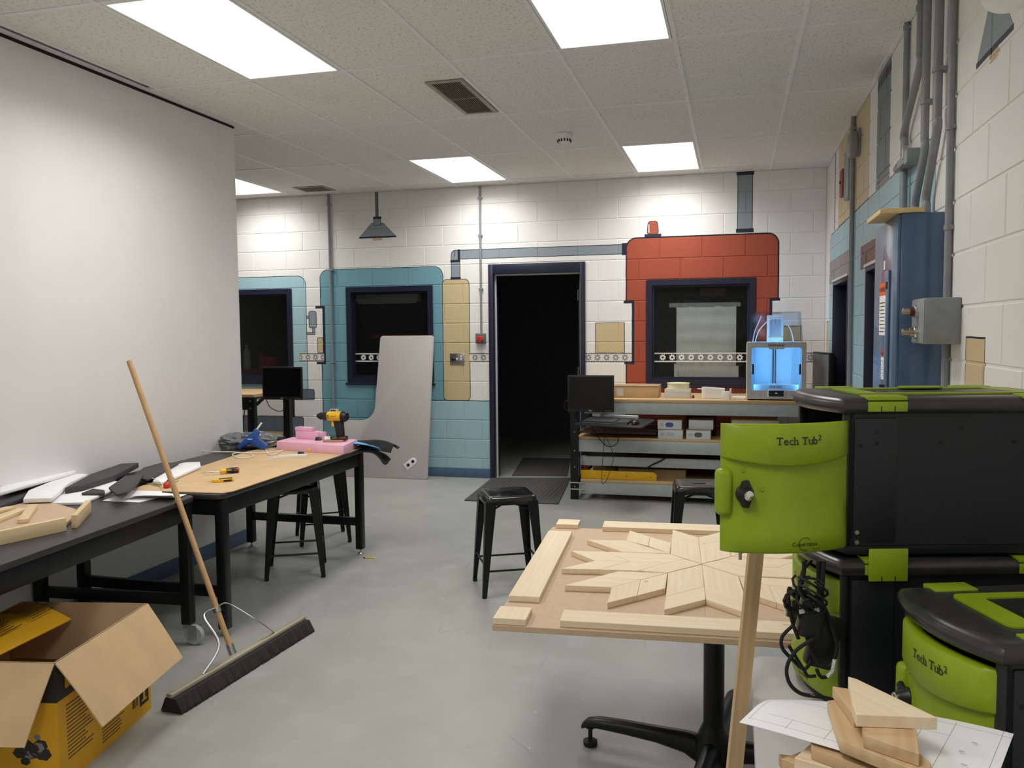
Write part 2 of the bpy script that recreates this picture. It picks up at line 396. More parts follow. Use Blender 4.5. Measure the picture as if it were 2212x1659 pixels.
# back wall: (x0, x1, z0, z1, colour, corner radius, outline, taper)
back_shapes = [
 (-7.5, -4.56, .80, 2.165, LCY, .10),
 (-4.385, -2.965, -.5, 2.225, MCY, .10),
 (-3.35, -2.46, -.5, .812, LCY),
 (-4.47, -4.345, 1.205, 1.82, WHITE, 0, 0), (-4.45, -4.34, 1.805, 1.832, NAVY, 0, 0), (-4.365, -4.335, 1.21, 1.83, NAVY, 0, 0), (-4.45, -4.335, 1.195, 1.222, NAVY, 0, 0),
 (-4.43, -4.365, 1.32, 1.485, TAN), (-4.53, -4.44, 1.595, 1.775, GRY, .02), (-4.56, -4.53, 1.70, 1.725, GRY), (-4.49, -4.46, 1.53, 1.595, GRY), (-4.56, -4.46, 1.52, 1.545, GRY),
 (-6.5, -4.485, .80, .915, DGR, .02), (-4.865, -4.735, .60, .80, NAVY), (-6.2, -4.625, .1, .605, DGR, .02),
 (-2.87, -2.775, 2.07, 2.385, GRY, .045), (-2.83, -1.05, 2.292, 2.385, GRY, 0), (-2.866, -2.78, 2.10, 2.32, GRY, 0, 0), (-2.80, -2.76, 2.30, 2.381, GRY, 0, 0),
 (-2.795, -2.775, 2.285, 2.39, NAVY), (-2.875, -2.775, 2.265, 2.283, NAVY), (-1.085, -1.03, 2.283, 2.395, NAVY), (-2.877, -2.77, 2.08, 2.105, NAVY),
 (-2.972, -2.678, .812, 2.085, TAN, .05),
 (-4.06, -2.9, .0, .0, TAN),
 (-1.044, .392, -.5, 2.443, RED, .10, .007), (-.863, -.705, 2.438, 2.475, NAVY, .004, .002), (-.842, -.728, 2.475, 2.6, RED, .025, .003, .09), (-.828, -.818, 2.49, 2.57, WHITE, 0, 0),
 (.015, .15, 2.47, 3.05, GRY), (.005, .16, 2.46, 2.492, NAVY), (.005, .16, 3.0, 3.05, NAVY),
 (-1.08, -.972, 1.212, 1.83, WHITE, 0, 0), (-1.07, -.97, 1.805, 1.832, NAVY, 0, 0), (-.99, -.965, 1.21, 1.832, NAVY, 0, 0), (-1.065, -.965, 1.2, 1.222, NAVY, 0, 0),
 (.32, .45, 1.212, 1.83, WHITE, 0, 0), (.315, .41, 1.805, 1.832, NAVY, 0, 0), (.315, .34, 1.21, 1.832, NAVY, 0, 0), (.315, .41, 1.2, 1.222, NAVY, 0, 0),
 (-1.352, -1.062, 1.312, 1.615, TAN), (.43, .60, 1.312, 1.565, TAN),
 (-3.905, -3.487, 2.556, 2.70, GRY, 0, .003, .97), (-3.735, -3.655, 2.68, 2.755, GRY, .008), (-3.74, -3.65, 2.750, 2.766, NAVY), (-3.712, -3.683, 2.766, 3.05, DGR), (-3.91, -3.482, 2.545, 2.562, NAVY, 0, 0), (-3.745, -3.645, 2.52, 2.546, TAN, .012, .001),
]
back_bands = [(-4.66, -4.355, 1.228, 1.315, .092), (-2.68, -2.47, 1.222, 1.313, .092), (-1.46, -.99, 1.222, 1.313, .092), (.34, .83, 1.222, 1.313, .092)]
M['mural_back'] = mural('painted_block_back', 0, back_shapes, back_bands)
right_shapes = [   # u = distance along the room
 (3.93, 8.0, -.5, 2.365, LCY, .07),
 (5.80, 7.42, 2.37, 3.2, TAN), (5.06, 5.50, 2.385, 3.2, DGR), (5.05, 5.51, 2.955, 3.0, NAVY), (5.05, 5.51, 2.375, 2.40, MAUVE),
 (6.55, 8.02, 1.935, 2.125, MAUVE, 0, .002), (5.0, 6.10, 1.935, 2.085, BROWN, 0, .002),
 (3.14, 3.38, 1.0, 1.512, TAN), (8.05, 8.2, 1.3, 1.6, TAN),
 (2.93, 3.335, 2.47, 2.66, GRY, 0, .002, .9), (3.085, 3.175, 2.62, 2.73, GRY, .01), (2.925, 3.34, 2.455, 2.475, NAVY, 0, 0), (3.075, 3.18, 2.425, 2.455, TAN, .012, .0008),
 (7.66, 7.72, 2.38, 3.03, DGR),
]
M['mural_right'] = mural('painted_block_right', 1, right_shapes, [])

# ------------------------------------------------------------------ floor
k = NT('sealed_concrete'); p = k.pos()
n1 = k.noise(.9, 4, p); n2 = k.noise(6, 5, p, .65)
c = k.mix(k.ramp(n1, .3, .7), S(141, 142, 137), S(157, 157, 151)); c = k.mix(k.math('MULTIPLY', k.ramp(n2, .5, .8), .35), c, S(172, 173, 170))
wv = k.n('ShaderNodeTexVoronoi', feature='DISTANCE_TO_EDGE'); wv.inputs['Scale'].default_value = 1.7
mpp = k.n('ShaderNodeMapping'); mpp.inputs['Scale'].default_value = (1, .35, 1); k.l(p, mpp.inputs[0]); k.l(mpp.outputs[0], wv.inputs['Vector'])
scr = k.math('MULTIPLY', k.math('LESS_THAN', wv.outputs['Distance'], .004), k.math('GREATER_THAN', k.noise(3, 2, p), .58))
c = k.mix(k.math('MULTIPLY', scr, .22), c, S(96, 96, 96))
sp_ = k.n('ShaderNodeTexVoronoi'); sp_.inputs['Scale'].default_value = 7; k.l(p, sp_.inputs['Vector'])
c = k.mix(k.math('MULTIPLY', k.math('LESS_THAN', sp_.outputs['Distance'], .035), .5), c, S(222, 222, 218))
k.l(c, k.bsdf.inputs['Base Color']); k.l(k.math('ADD', .24, k.math('MULTIPLY', n2, .28)), k.bsdf.inputs['Roughness']); k.bump(k.noise(22, 4, p), .03, .003)
M['floor'] = k.m
struct(MB().box(-7.3, XR+.2, -2.9, D+3.6, -.12, 0).obj('floor', 'floor', smooth=0))

# ------------------------------------------------------------------ walls of concrete block
WIN = [(-5.78, -4.735, 1.0, 2.028), (-4.075, -3.082, 1.0, 2.028), (-.846, .186, 1.0, 2.03)]
DOORW = (-2.466, -1.456, -.2, 2.228)
def cut(x0, x1, z0, z1, holes):
    """cells of a rectangle that lie outside the holes"""
    xs = sorted({x0, x1, *[v for h in holes for v in h[:2] if x0 < v < x1]}); zs = sorted({z0, z1, *[v for h in holes for v in h[2:] if z0 < v < z1]})
    for a, b in zip(xs, xs[1:]):
        for c_, d_ in zip(zs, zs[1:]):
            mx, mz = (a+b)/2, (c_+d_)/2
            if not any(h[0] < mx < h[1] and h[2] < mz < h[3] for h in holes): yield a, b, c_, d_
_bm = {}
def block_mesh(w_, h_, side):
    key = (round(w_, 3), round(h_, 3), side)
    if key not in _bm:
        g, q, dp = .0035, .004, .0045
        a = [(g, dp, g), (w_-g, dp, g), (w_-g, dp, h_-g), (g, dp, h_-g)]; b = [(g+q, 0, g+q), (w_-g-q, 0, g+q), (w_-g-q, 0, h_-g-q), (g+q, 0, h_-g-q)]
        vs = a+b; fs = [(4, 5, 6, 7), (0, 1, 5, 4), (1, 2, 6, 5), (2, 3, 7, 6), (3, 0, 4, 7)]
        if side == 'R': vs = [(y, -x, z) for x, y, z in vs]                  # faces -X, runs towards -Y
        mb = MB().add(vs, fs); me = mb.mesh('block', smooth=0)
        me.materials.append(M['mural_back' if side == 'B' else 'mural_right']); _bm[key] = me
    return _bm[key]
def courses(parent, side, u0, u1, ztop, holes, joint0, flip):
    i = 0; z = 0.0
    while z < ztop-.01:
        z1 = min(ztop, z+CH); mid = (z+z1)/2
        spans = [(u0, u1)]
        for h in holes:
            if h[2] < mid < h[3]:
                spans = [s for a, b in spans for s in ((a, min(b, h[0])), (max(a, h[1]), b)) if s[1]-s[0] > .02]
        for a, b in spans:
            j = joint0+(0 if (i % 2 == flip) else CH); n = math.floor((a-j)/(2*CH)); x = a; n += 1
            while x < b-.012:
                e = min(b, j+n*2*CH); n += 1
                if e-x < .012: continue
                if side == 'B': link('block', block_mesh(e-x, z1-z, 'B'), None, parent, (x, D, z))
                else: link('block', block_mesh(e-x, z1-z, 'R'), None, parent, (XR, e, z))
                x = e
        z = z1; i += 1
mb = MB()
for a, b, c_, d_ in cut(-7.3, XR+.2, -.12, CEIL+.25, WIN+[DOORW]): mb.box(a, b, D+.0045, D+.2, c_, d_)
wb = struct(mb.obj('wall_back', 'mural_back', smooth=0, weld=True))
courses(wb, 'B', -5.75, XR, CEIL, WIN+[DOORW], -4.5808, 0)
# right wall with two recessed doors
RD = [(6.72, 7.72, -.2, 1.935), (5.0, 5.86, -.2, 1.935)]
mb = MB()
for a, b, c_, d_ in cut(-2.9, D+.2, -.12, CEIL+.25, RD): mb.box(XR+.0045, XR+.2, a, b, c_, d_)
wr = struct(mb.obj('wall_right', 'mural_right', smooth=0, weld=True))
courses(wr, 'R', 1.7, D, CEIL, RD, .11, 1)
for i, (a, b, _, zt) in enumerate(RD):
    e = struct(thing(f'door_{i+2}', '', '')); del e['label']; del e['category']
    MB().box(XR+.10, XR+.145, a+.03, b-.03, .004, zt-.03).obj('door_leaf', 'navy_door', e, bevel=.003)
    f = MB(); f.box(XR-.004, XR+.15, a, a+.03, 0, zt).box(XR-.004, XR+.15, b-.03, b, 0, zt).box(XR-.004, XR+.15, a+.03, b-.03, zt-.03, zt)
    f.obj('door_frame', 'navy', e, bevel=.002)
    MB().box(XR-.012, XR-.004, a-.012, b+.012, zt, zt+.018).obj('door_head_trim', 'white_trim', e)
    MB().lathe([(.012, 0), (.012, .03), (.028, .035), (.03, .055), (.02, .07), (.004, .073)], 16, Matrix.Translation((XR+.10, b-.11, .98)) @ Matrix.Rotation(R(-90), 4, 'Y')).obj('door_knob', 'steel', e)
# smooth partition on the left, near wall and hidden outer walls
struct(MB().box(XL-.13, XL, -2.9, YL, 0, CEIL-.022).obj('wall_left', 'drywall', bevel=.004))
struct(MB().box(-7.3, XR, -2.9, -2.78, 0, CEIL).obj('wall_front', 'drywall', smooth=0))
struct(MB().box(-7.3, -7.18, -2.78, D, 0, CEIL).obj('wall_far_left', 'drywall', smooth=0))
struct(MB().box(XL, XL+.006, -2.7, YL+.006, 0, .10).box(XL-.13, XL+.006, YL, YL+.006, 0, .10).obj('baseboard_left', 'baseboard', bevel=.002))
bb = MB()
for a, b in ((-7.1, DOORW[0]), (DOORW[1], XR)): bb.box(a, b, D-.007, D, 0, .10)
struct(bb.obj('baseboard_back', 'baseboard', bevel=.002))
# unlit room beyond the back wall
Y2 = D+3.5
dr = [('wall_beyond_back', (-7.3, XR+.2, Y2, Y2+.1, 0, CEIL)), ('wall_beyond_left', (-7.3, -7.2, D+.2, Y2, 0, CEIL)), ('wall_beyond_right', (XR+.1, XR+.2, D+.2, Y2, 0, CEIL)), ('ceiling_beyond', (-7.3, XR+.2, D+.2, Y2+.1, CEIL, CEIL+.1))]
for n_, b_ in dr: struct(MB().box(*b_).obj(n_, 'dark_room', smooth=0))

# ------------------------------------------------------------------ suspended ceiling
k = NT('ceiling_tile_mineral'); o = k.obj(); inf = k.n('ShaderNodeObjectInfo')
sh = k.n('ShaderNodeVectorMath', operation='ADD'); k.l(o, sh.inputs[0]); cmb = k.n('ShaderNodeCombineXYZ'); k.l(k.math('MULTIPLY', inf.outputs['Random'], 31.), cmb.inputs[0]); k.l(cmb.outputs[0], sh.inputs[1])
mp = k.n('ShaderNodeMapping'); mp.inputs['Scale'].default_value = (1, .45, 1); mp.inputs['Rotation'].default_value = (0, 0, .5); k.l(sh.outputs[0], mp.inputs[0])
pit = k.ramp(k.noise(85, 2, mp.outputs[0], .6), .58, .66)
pit2 = k.ramp(k.noise(210, 2, sh.outputs[0]), .62, .7)
pp = k.math('MAXIMUM', pit, k.math('MULTIPLY', pit2, .7))
st = k.ramp(k.noise(1.3, 3, sh.outputs[0]), .55, .85)
c = k.mix(k.math('MULTIPLY', pp, .42), S(224, 221, 216), S(130, 124, 116)); c = k.mix(k.math('MULTIPLY', st, .12), c, S(165, 150, 128))
k.l(c, k.bsdf.inputs['Base Color']); k.bsdf.inputs['Roughness'].default_value = .9; k.bump(k.math('MULTIPLY', pp, -1.0), .35, .004)
M['ceiling_tile'] = k.m
M['grid_bar'] = mat('grid_bar_paint', S(236, 233, 226), .5, var=.03)
GX = [-.309+.6186*i for i in range(-12, 2)]; GY = [4.465+1.2123*i for i in range(-6, 4)]
GXs = [-7.2]+[x for x in GX if -7.15 < x < XR-.05]+[XR]; GYs = [-2.8]+[y for y in GY if y > -2.75]+[D]
ceil = struct(MB().box(-7.3, XR+.2, -2.9, D+.2, CEIL+.02, CEIL+.1).obj('ceiling', 'drywall', smooth=0))
def lit(cx, cy):
    """is this bay a light fitting"""
    j = round((cy-3.859)/3.637)
    return any(abs(cx-c) < .1 for c in (-4.948, -2.474, -.618)) and abs(cy-3.859-j*3.637) < .2
BAYS = []; _tm = {}
for a, b in zip(GXs, GXs[1:]):
    for c_, d_ in zip(GYs, GYs[1:]):
        cx, cy = (a+b)/2, (c_+d_)/2
        hidden = cx < XL-.2 and cy < YL-.4
        if lit(cx, cy):
            if not hidden: BAYS.append((cx, cy))
            continue
        if hidden: continue
        key = (round(b-a, 3), round(d_-c_, 3))
        if key not in _tm:
            hw, hd = key[0]/2-.002, key[1]/2-.002; me = MB().box(-hw, hw, -hd, hd, 0, .012).mesh('ceiling_tile', bevel=.003, seg=1, smooth=0); me.materials.append(M['ceiling_tile']); _tm[key] = me
        link('ceiling_tile', _tm[key], None, ceil, (cx, cy, CEIL+random.uniform(.001, .0035)))
for x in GXs[1:-1]: MB().box(-.012, .012, 0, D+2.8, 0, .016).obj('grid_bar', 'grid_bar', ceil, (x, -2.8, CEIL-.003), bevel=.0015, seg=1)
for y in GYs[1:-1]:
    for a, b in zip(GXs, GXs[1:]): MB().box(a+.012, b-.012, -.012, .012, 0, .015).obj('grid_bar', 'grid_bar', ceil, (0, y, CEIL-.002), smooth=0)
tr = MB().box(-7.2, XR, D-.022, D, 0, .014).box(XR-.022, XR, -2.8, D-.022, 0, .014).box(XL, XL+.022, -2.8, YL, -.001, .014)
struct(tr.obj('trim_1', 'grid_bar', None, (0, 0, CEIL-.004), smooth=0))
struct(MB().box(XL-.13, XL, -2.9, YL, 0, .03).obj('gap_shade_strip', 'vent_hole', None, (0, 0, CEIL-.022), smooth=0))  # near-black strip stands in for the shaded gap above the partition

# ------------------------------------------------------------------ troffers
M['diffuser'] = emit('lit_diffuser', (1.0, .985, .95), 2.2)
def troffer(cx, cy):
    near = {True: 'smoke detector', False: 'vent'}
    t = thing('ceiling_light', LIGHT_LABEL.get((round((cx+2.49)/2.), round((cy-3.859)/3.637)), 'bright rectangular ceiling light panel set into the tile grid'), 'ceiling light', (cx, cy, CEIL), 0, 'ceiling light panels')
    hx, hy = .293, .594
    f = MB()
    for a, b, c_, d_ in ((-hx, hx, -hy, -hy+.014), (-hx, hx, hy-.014, hy), (-hx, -hx+.014, -hy+.014, hy-.014), (hx-.014, hx, -hy+.014, hy-.014)): f.box(a, b, c_, d_, -.003, .015)
    f.obj('lamp_frame', 'grid_bar', t)
    MB().box(-hx+.014, hx-.014, -hy+.014, hy-.014, .004, .010).obj('diffuser', 'diffuser', t, smooth=0)
    L = bpy.data.lights.new('troffer_light', 'AREA'); L.shape = 'RECTANGLE'; L.size = .55; L.size_y = 1.15; L.energy = LAMP_W; L.color = LAMP_COL; L.spread = R(150)
    lo = bpy.data.objects.new('troffer_light', L); COL.objects.link(lo); lo.parent = t; lo.location = (0, 0, -.006)
LIGHT_LABEL = {(0, 0): 'large bright ceiling light panel beside the white partition wall', (1, 0): 'bright ceiling light panel two bays past the slatted air vent, above the work table',
 (0, 1): 'ceiling light panel near the block wall above the blue-framed window', (1, 1): 'ceiling light panel near the block wall above the orange-red mural box',
 (-1, 1): 'ceiling light panel partly hidden behind the partition wall end'}
for b_ in BAYS: troffer(*b_)
# ------------------------------------------------------------------ windows and doorway of the back wall
def gear_poly(cx, cz, n=8, r0=.023, r1=.032):
    pts = []
    for i in range(n*4):
        a = 2*math.pi*(i+.5)/(n*4); r = r1 if (i % 4) in (0, 1) else r0
        pts.append((cx+r*math.cos(a), cz+r*math.sin(a)))
    return pts
def window(i, rect, wire, gears=None):
    x0, x1, z0, z1 = rect
    e = thing(f'window_{i}', '', ''); del e['label']; del e['category']; struct(e)
    f = MB(); fw, y0, y1 = .055, D-.012, D+.12
    frame_poly(f, [(x0, z0), (x1, z0), (x1, z1), (x0, z1)], [(x0+fw, z0+fw), (x1-fw, z0+fw), (x1-fw, z1-fw), (x0+fw, z1-fw)], y0, y1)
    frame_poly(f, [(x0+fw-.004, z0+fw-.004), (x1-fw+.004, z0+fw-.004), (x1-fw+.004, z1-fw+.004), (x0+fw-.004, z1-fw+.004)], [(x0+fw+.02, z0+fw+.02), (x1-fw-.02, z0+fw+.02), (x1-fw-.02, z1-fw-.02), (x0+fw+.02, z1-fw-.02)], D+.03, D+.075)
    f.obj('window_frame', 'navy', e, smooth=0)
    MB().box(x0-.02, x1+.02, D-.022, D-.006, z0-.028, z0-.004).obj('window_sill', 'navy', e, bevel=.003)
    MB().box(x0+fw+.01, x1-fw-.01, D+.05, D+.056, z0+fw+.01, z1-fw-.01).obj('pane', 'glass_wire' if wire else 'glass', e, smooth=0)
    if gears:
        a, b = gears; g = MB(); zc, h = 1.267, .046
        for zz in (zc-h, zc+h-.008): g.box(a, b, D+.0455, D+.0495, zz, zz+.008)
        x = a
        while x < b-.012:
            for zz in (zc-h+.008, zc+h-.014): g.box(x, x+.008, D+.0455, D+.0495, zz, zz+.006)
            x += .016
        g.obj('gear_border_rail', 'white_plastic', e, smooth=0)
        x = math.ceil(a/.092)*.092-.046
        while x < b-.02:
            if x > a+.02:
                m = MB(); o = gear_poly(x, zc); inn = [(x+.0105*math.cos(2*math.pi*(q+.5)/32), zc+.0105*math.sin(2*math.pi*(q+.5)/32)) for q in range(32)]
                frame_poly(m, o, inn, D+.0455, D+.0495); m.obj('gear_sticker', 'white_plastic', e, smooth=0)
            x += .092
    return e
window(1, WIN[0], False); window(2, WIN[1], True, (WIN[1][0]+.06, WIN[1][1]-.06)); window(3, WIN[2], True, (WIN[2][0]+.06, WIN[2][1]-.06))
e = thing('door_1', '', ''); del e['label']; del e['category']; struct(e)
x0, x1, _, zt = DOORW; f = MB(); fw = .05
f.box(x0, x0+fw, D-.015, D+.21, 0, zt).box(x1-fw, x1, D-.015, D+.21, 0, zt).box(x0+fw, x1-fw, D-.015, D+.21, zt-.10, zt)
f.obj('door_frame', 'navy', e, bevel=.003)
MB().box(x0+fw, x0+fw+.016, D+.06, D+.075, 0, zt-.1).box(x1-fw-.016, x1-fw, D+.06, D+.075, 0, zt-.1).box(x0+fw+.016, x1-fw-.016, D+.06, D+.075, zt-.116, zt-.1).obj('door_stop', 'white_trim', e)
# the leaf swung open into the dark room
hl = MB().box(0, .045, 0, .90, .01, zt-.11).obj('door_leaf', 'navy_door', e, (x1-fw-.06, D+.215, 0), R(-6), bevel=.003)
MB().lathe([(.012, 0), (.012, .03), (.028, .035), (.03, .055), (.02, .07), (.004, .073)], 16, Matrix.Translation((0, .83, .98)) @ Matrix.Rotation(R(-90), 4, 'Y')).obj('door_knob', 'steel', hl)
for zz in (.25, 1.05, 1.85): MB().tube([(0, -.004, zz), (0, -.004, zz+.11)], .008, 8).obj('hinge', 'steel', hl)

# sheet taped behind the wired window
t = thing('taped_paper', 'wrinkled white paper sheet taped behind the wired window glass', 'paper sheet', (-.56, D+.066, 1.045))
def pap(u, v): return (u*.57, .004*math.sin(u*21+v*9)*math.sin(v*17+u*5)+.004*math.sin(v*31), v*.72)
MB().grid(pap, 26, 30).obj('sheet', 'window_paper', t, solid=.0008)
MB().box(-.07, .61, -.004, -.002, .715, .755).obj('tape', mat('clear_tape', S(150, 156, 150), .35), t)
MB().box(-.02, .012, -.004, -.002, 0, .16).box(.56, .595, -.004, -.002, 0, .14).obj('tape', 'paper', t)
# things standing in the dark room, seen through the glass
M['dim_red'] = mat('red_painted_steel', S(176, 40, 34), .4)
t = thing('red_stand', 'red steel stand behind the window with the grey leaning panel', 'stand', (-4.0, D+1.2, 0))
MB().box(-.30, .30, -.25, .25, 0, .04).obj('base', 'dim_red', t, bevel=.01); MB().box(-.035, .035, -.035, .035, .04, 1.5).obj('post', 'dim_red', t, bevel=.006); MB().box(-.32, .42, -.03, .03, 1.46, 1.52).obj('crossbar', 'dim_red', t, bevel=.006)
t = thing('red_work_table', 'low red work table behind the window near the partition', 'table', (-5.75, D+.9, 0))
MB().box(-.75, .45, -.3, .35, 1.06, 1.10).obj('top', 'dim_red', t, bevel=.005)
for a in (-.7, .4):
    for b in (-.26, .3): MB().box(a-.03, a+.03, b-.03, b+.03, 0, 1.06).obj('leg', 'dim_red', t)
def bottle(name, label, cat, loc, r, h, m, cap):
    t = thing(name, label, cat, loc)
    MB().lathe([(r*.9, 0), (r, .01), (r, h*.68), (r*.8, h*.78), (r*.35, h*.85), (r*.35, h*.9)], 18).obj('body', m, t)
    MB().lathe([(r*.42, h*.9), (r*.42, h), (r*.3, h*1.01)], 14).obj('cap', cap, t)
bottle('spray_bottle', 'white spray bottle on the red table in the dark room', 'bottle', (-5.86, D+.85, 1.10), .045, .30, 'white_plastic', 'white_plastic')
bottle('red_bottle', 'slim red bottle on the red table in the dark room', 'bottle', (-5.68, D+.9, 1.10), .035, .24, 'red', 'red')
t = thing('red_bucket', 'short red bucket on the red table in the dark room', 'bucket', (-5.5, D+.8, 1.10))
MB().lathe([(.07, 0), (.09, .14), (.095, .145), (.09, .148), (.08, .02), (.0, .02)], 22).obj('pail', 'red', t)
t = thing('clamp_post', 'red upright clamp rack with small tools behind the window', 'tool rack', (-5.22, D+1.6, 0))
MB().box(-.12, .12, -.12, .12, 0, .03).obj('base', 'black_paint', t); MB().box(-.025, .025, -.025, .025, .03, 1.78).obj('post', 'dim_red', t, bevel=.004); MB().tube([(-.18, 0, 1.74), (.05, 0, 1.76)], .018, 8).obj('arm', 'dim_red', t)
MB().lathe([(.03, -.02), (.03, .02)], 16, Matrix.Translation((.03, -.05, 1.48)) @ Matrix.Rotation(R(90), 4, 'X')).obj('gauge', 'steel', t)
MB().box(-.03, .03, -.06, -.02, 1.3, 1.42).obj('tool_holder', 'white_plastic', t); MB().box(-.06, .0, -.06, -.03, 1.2, 1.26).obj('clip', 'dewalt_yellow', t)
t = thing('strip_light', 'unlit pale strip light hanging in the dark room behind the window', 'strip light', (0, 0, 0)); q = ony(770, 645, D+.9); q2 = ony(905, 640, D+.9); t.location = (q.x, q.y, q.z)
MB().box(0, q2.x-q.x, -.06, .06, -.045, .045).obj('housing', 'white_plastic', t, bevel=.01); MB().tube([(.03, -.02, -.055), (q2.x-q.x-.03, -.02, -.055)], .013, 10).obj('tube', 'white_plastic', t)
for a in (.1, q2.x-q.x-.1): MB().tube([(a, 0, .045), (a, 0, CEIL-q.z)], .004, 6).obj('hanger', 'steel', t)
for (pa, pb, dep, mm_, lab, nm) in (((1420, 660), (1530, 630), 1.3, 'grey_box', 'pale grey wall cabinet in the dark room behind the wired window', 'wall_cabinet'), ((1512, 640), (1570, 622), 1.2, 'card', 'tan carton high up in the dark room behind the wired window', 'carton')):
    q = ony(*pa, D+dep); q2 = ony(*pb, D+dep); t = thing(nm, lab, 'cabinet' if nm == 'wall_cabinet' else 'box', (q.x, q.y, q.z)); w_, h_ = q2.x-q.x, q2.z-q.z
    MB().box(0, w_, 0, Y2-(D+dep) if nm == 'wall_cabinet' else .3, 0, h_).obj('body', mm_, t, bevel=.004); MB().box(w_*.48, w_*.5, -.004, 0, .01, h_-.01).obj('seam', 'black_plastic', t)
    if nm == 'carton': MB().box(-.3, w_+.4, -.02, Y2-(D+dep), -.03, -.001).obj('shelf', 'black_paint', t)
# black rubber mats at the doorway
for (pts, lab) in (([(1003, 1082), (1062, 1034), (1232, 1034), (1206, 1090)], 'dark ribbed rubber mat in front of the open doorway'), ([(1106, 1028), (1130, 990), (1232, 992), (1225, 1029)], 'dark rubber mat just inside the unlit doorway')):
    q = [onz(*p) for p in pts]; c = sum(q, Vector())/4
    t = tag(MB().prism([(p.x-c.x, p.y-c.y) for p in q], .001, .011).obj('floor_mat', 'rubber_mat', None, (c.x, c.y, 0), bevel=.003), lab, 'mat')
    if lab.endswith('open doorway'):
        for kx in range(-9, 10):
            x = kx*.042
            MB().box(x-.006, x+.006, -.46, .36, .011, .0135).obj('rib', 'rubber_mat', t, smooth=0)

# ------------------------------------------------------------------ fixtures on the back wall
def conduit(pts, r, label, name='conduit', n=10, group=None, m='grey_conduit'):
    t = thing(name, label, 'conduit', tuple(pts[-1]), 0, group); b = Vector(pts[-1])
    MB().tube([Vector(p)-b for p in pts], r, n).obj('pipe', m, t); return t
t = conduit([(-2.545, D-.018, CEIL-.005), (-2.545, D-.018, 1.52)], .011, 'thin grey conduit running down to the red stop button beside the doorway')
for zz in (2.9-1.52, .45, 1.0): MB().box(-.022, .022, -.012, .018, zz, zz+.016).obj('strap', 'grey_conduit', t)
t = conduit([(-4.252, D-.02, CEIL-.005), (-4.245, D-.02, .71)], .014, 'thin grey conduit on the blue mural running down to the outlet box')
for zz in (.5, 1.5, 2.2): MB().box(-.026, .026, -.015, .02, zz, zz+.016).obj('strap', 'grey_conduit', t)
t = thing('stop_button', 'grey box with round red emergency stop button beside the doorway', 'switch', (-2.55, D, 1.467))
MB().box(-.052, .052, -.045, 0, -.053, .053).obj('housing', mat('dark_grey_enamel', S(96, 98, 100), .4), t, bevel=.006)
MB().lathe([(.022, 0), (.022, .012), (.032, .014), (.034, .022), (.028, .03), (.0, .032)], 20, Matrix.Translation((0, -.045, -.006)) @ Matrix.Rotation(R(90), 4, 'X')).obj('button', 'red', t)
MB().box(-.03, .03, -.0465, -.045, .034, .048).obj('name_plate', 'steel', t)
t = thing('outlet_box', 'surface mounted outlet box with steel cover behind the drill', 'outlet', (-4.237, D, .65))
MB().box(-.045, .045, -.05, 0, -.057, .057).obj('box', 'white_trim', t, bevel=.004); MB().box(-.032, .032, -.053, -.05, -.05, .05).obj('cover', 'steel', t, bevel=.001)
MB().lathe([(.017, 0), (.017, .004), (0, .004)], 16, Matrix.Translation((0, -.053, .012)) @ Matrix.Rotation(R(90), 4, 'X')).obj('socket', 'filament', t)
t = thing('switch_plate', 'steel plate with black key switch and two toggles on the tan mural panel', 'switch', (-2.817, D, 1.252))
MB().box(-.08, .08, -.006, 0, -.06, .06).obj('plate', 'steel', t, bevel=.002)
MB().lathe([(.02, 0), (.02, .012), (.012, .02), (0, .02)], 16, Matrix.Translation((-.045, -.006, .0)) @ Matrix.Rotation(R(90), 4, 'X')).obj('key_switch', 'black_plastic', t)
for a in (.0, .045): MB().box(a-.006, a+.006, -.02, -.006, -.012, .012).obj('toggle', 'white_plastic', t, bevel=.002)
MB().lathe([(.004, 0), (.004, .004), (0, .004)], 8, Matrix.Translation((.045, -.006, .03)) @ Matrix.Rotation(R(90), 4, 'X')).obj('pilot_light', emit('pilot_glow', (1, .9, .6), 1.5), t)

# ------------------------------------------------------------------ ceiling fittings
def vent(x0, x1, y0, y1, label, n):
    t = thing('air_vent', label, 'air vent', ((x0+x1)/2, (y0+y1)/2, CEIL)); hx, hy = (x1-x0)/2, (y1-y0)/2
    f = MB()
    for a, b, c_, d_ in ((-hx, hx, -hy, -hy+.03), (-hx, hx, hy-.03, hy), (-hx, -hx+.03, -hy+.03, hy-.03), (hx-.03, hx, -hy+.03, hy-.03)): f.box(a, b, c_, d_, -.008, .0)
    f.obj('vent_frame', 'vent_dark', t, bevel=.002)
    MB().box(-hx+.03, hx-.03, -hy+.03, hy-.03, -.0015, -.0005).obj('duct', 'vent_hole', t, smooth=0)
    w_ = (2*hx-.06)/n
    for i in range(n):
        x = -hx+.03+w_*(i+.5)
        MB().box(-.0014, .0014, -hy+.03, hy-.03, -.0042, .0042).obj('slat', 'vent_dark', t, (x, 0, -.006), smooth=0).rotation_euler = (0, R(-30), 0)
    MB().box(-hx+.03, hx-.03, -.004, .004, -.0085, -.0065).obj('crossbar', 'vent_dark', t)
    for sx in (-1, 1):
        for sy in (-.9, .1, .9): MB().lathe([(.005, -.010), (.005, -.008), (.003, -.007)], 8, Matrix.Translation((sx*(hx-.014), sy*hy, 0))).obj('screw', 'steel', t)
vent(-1.805, -1.565, 4.80, 5.57, 'long slatted air vent in the ceiling tile beside the light panel row', 13)
vent(-4.41, -4.06, 7.84, 8.12, 'small square air vent in the ceiling close to the block wall', 12)
t = thing('smoke_detector', 'round white smoke detector on the ceiling', 'smoke detector', (-1.266, 6.355, CEIL-.0005))
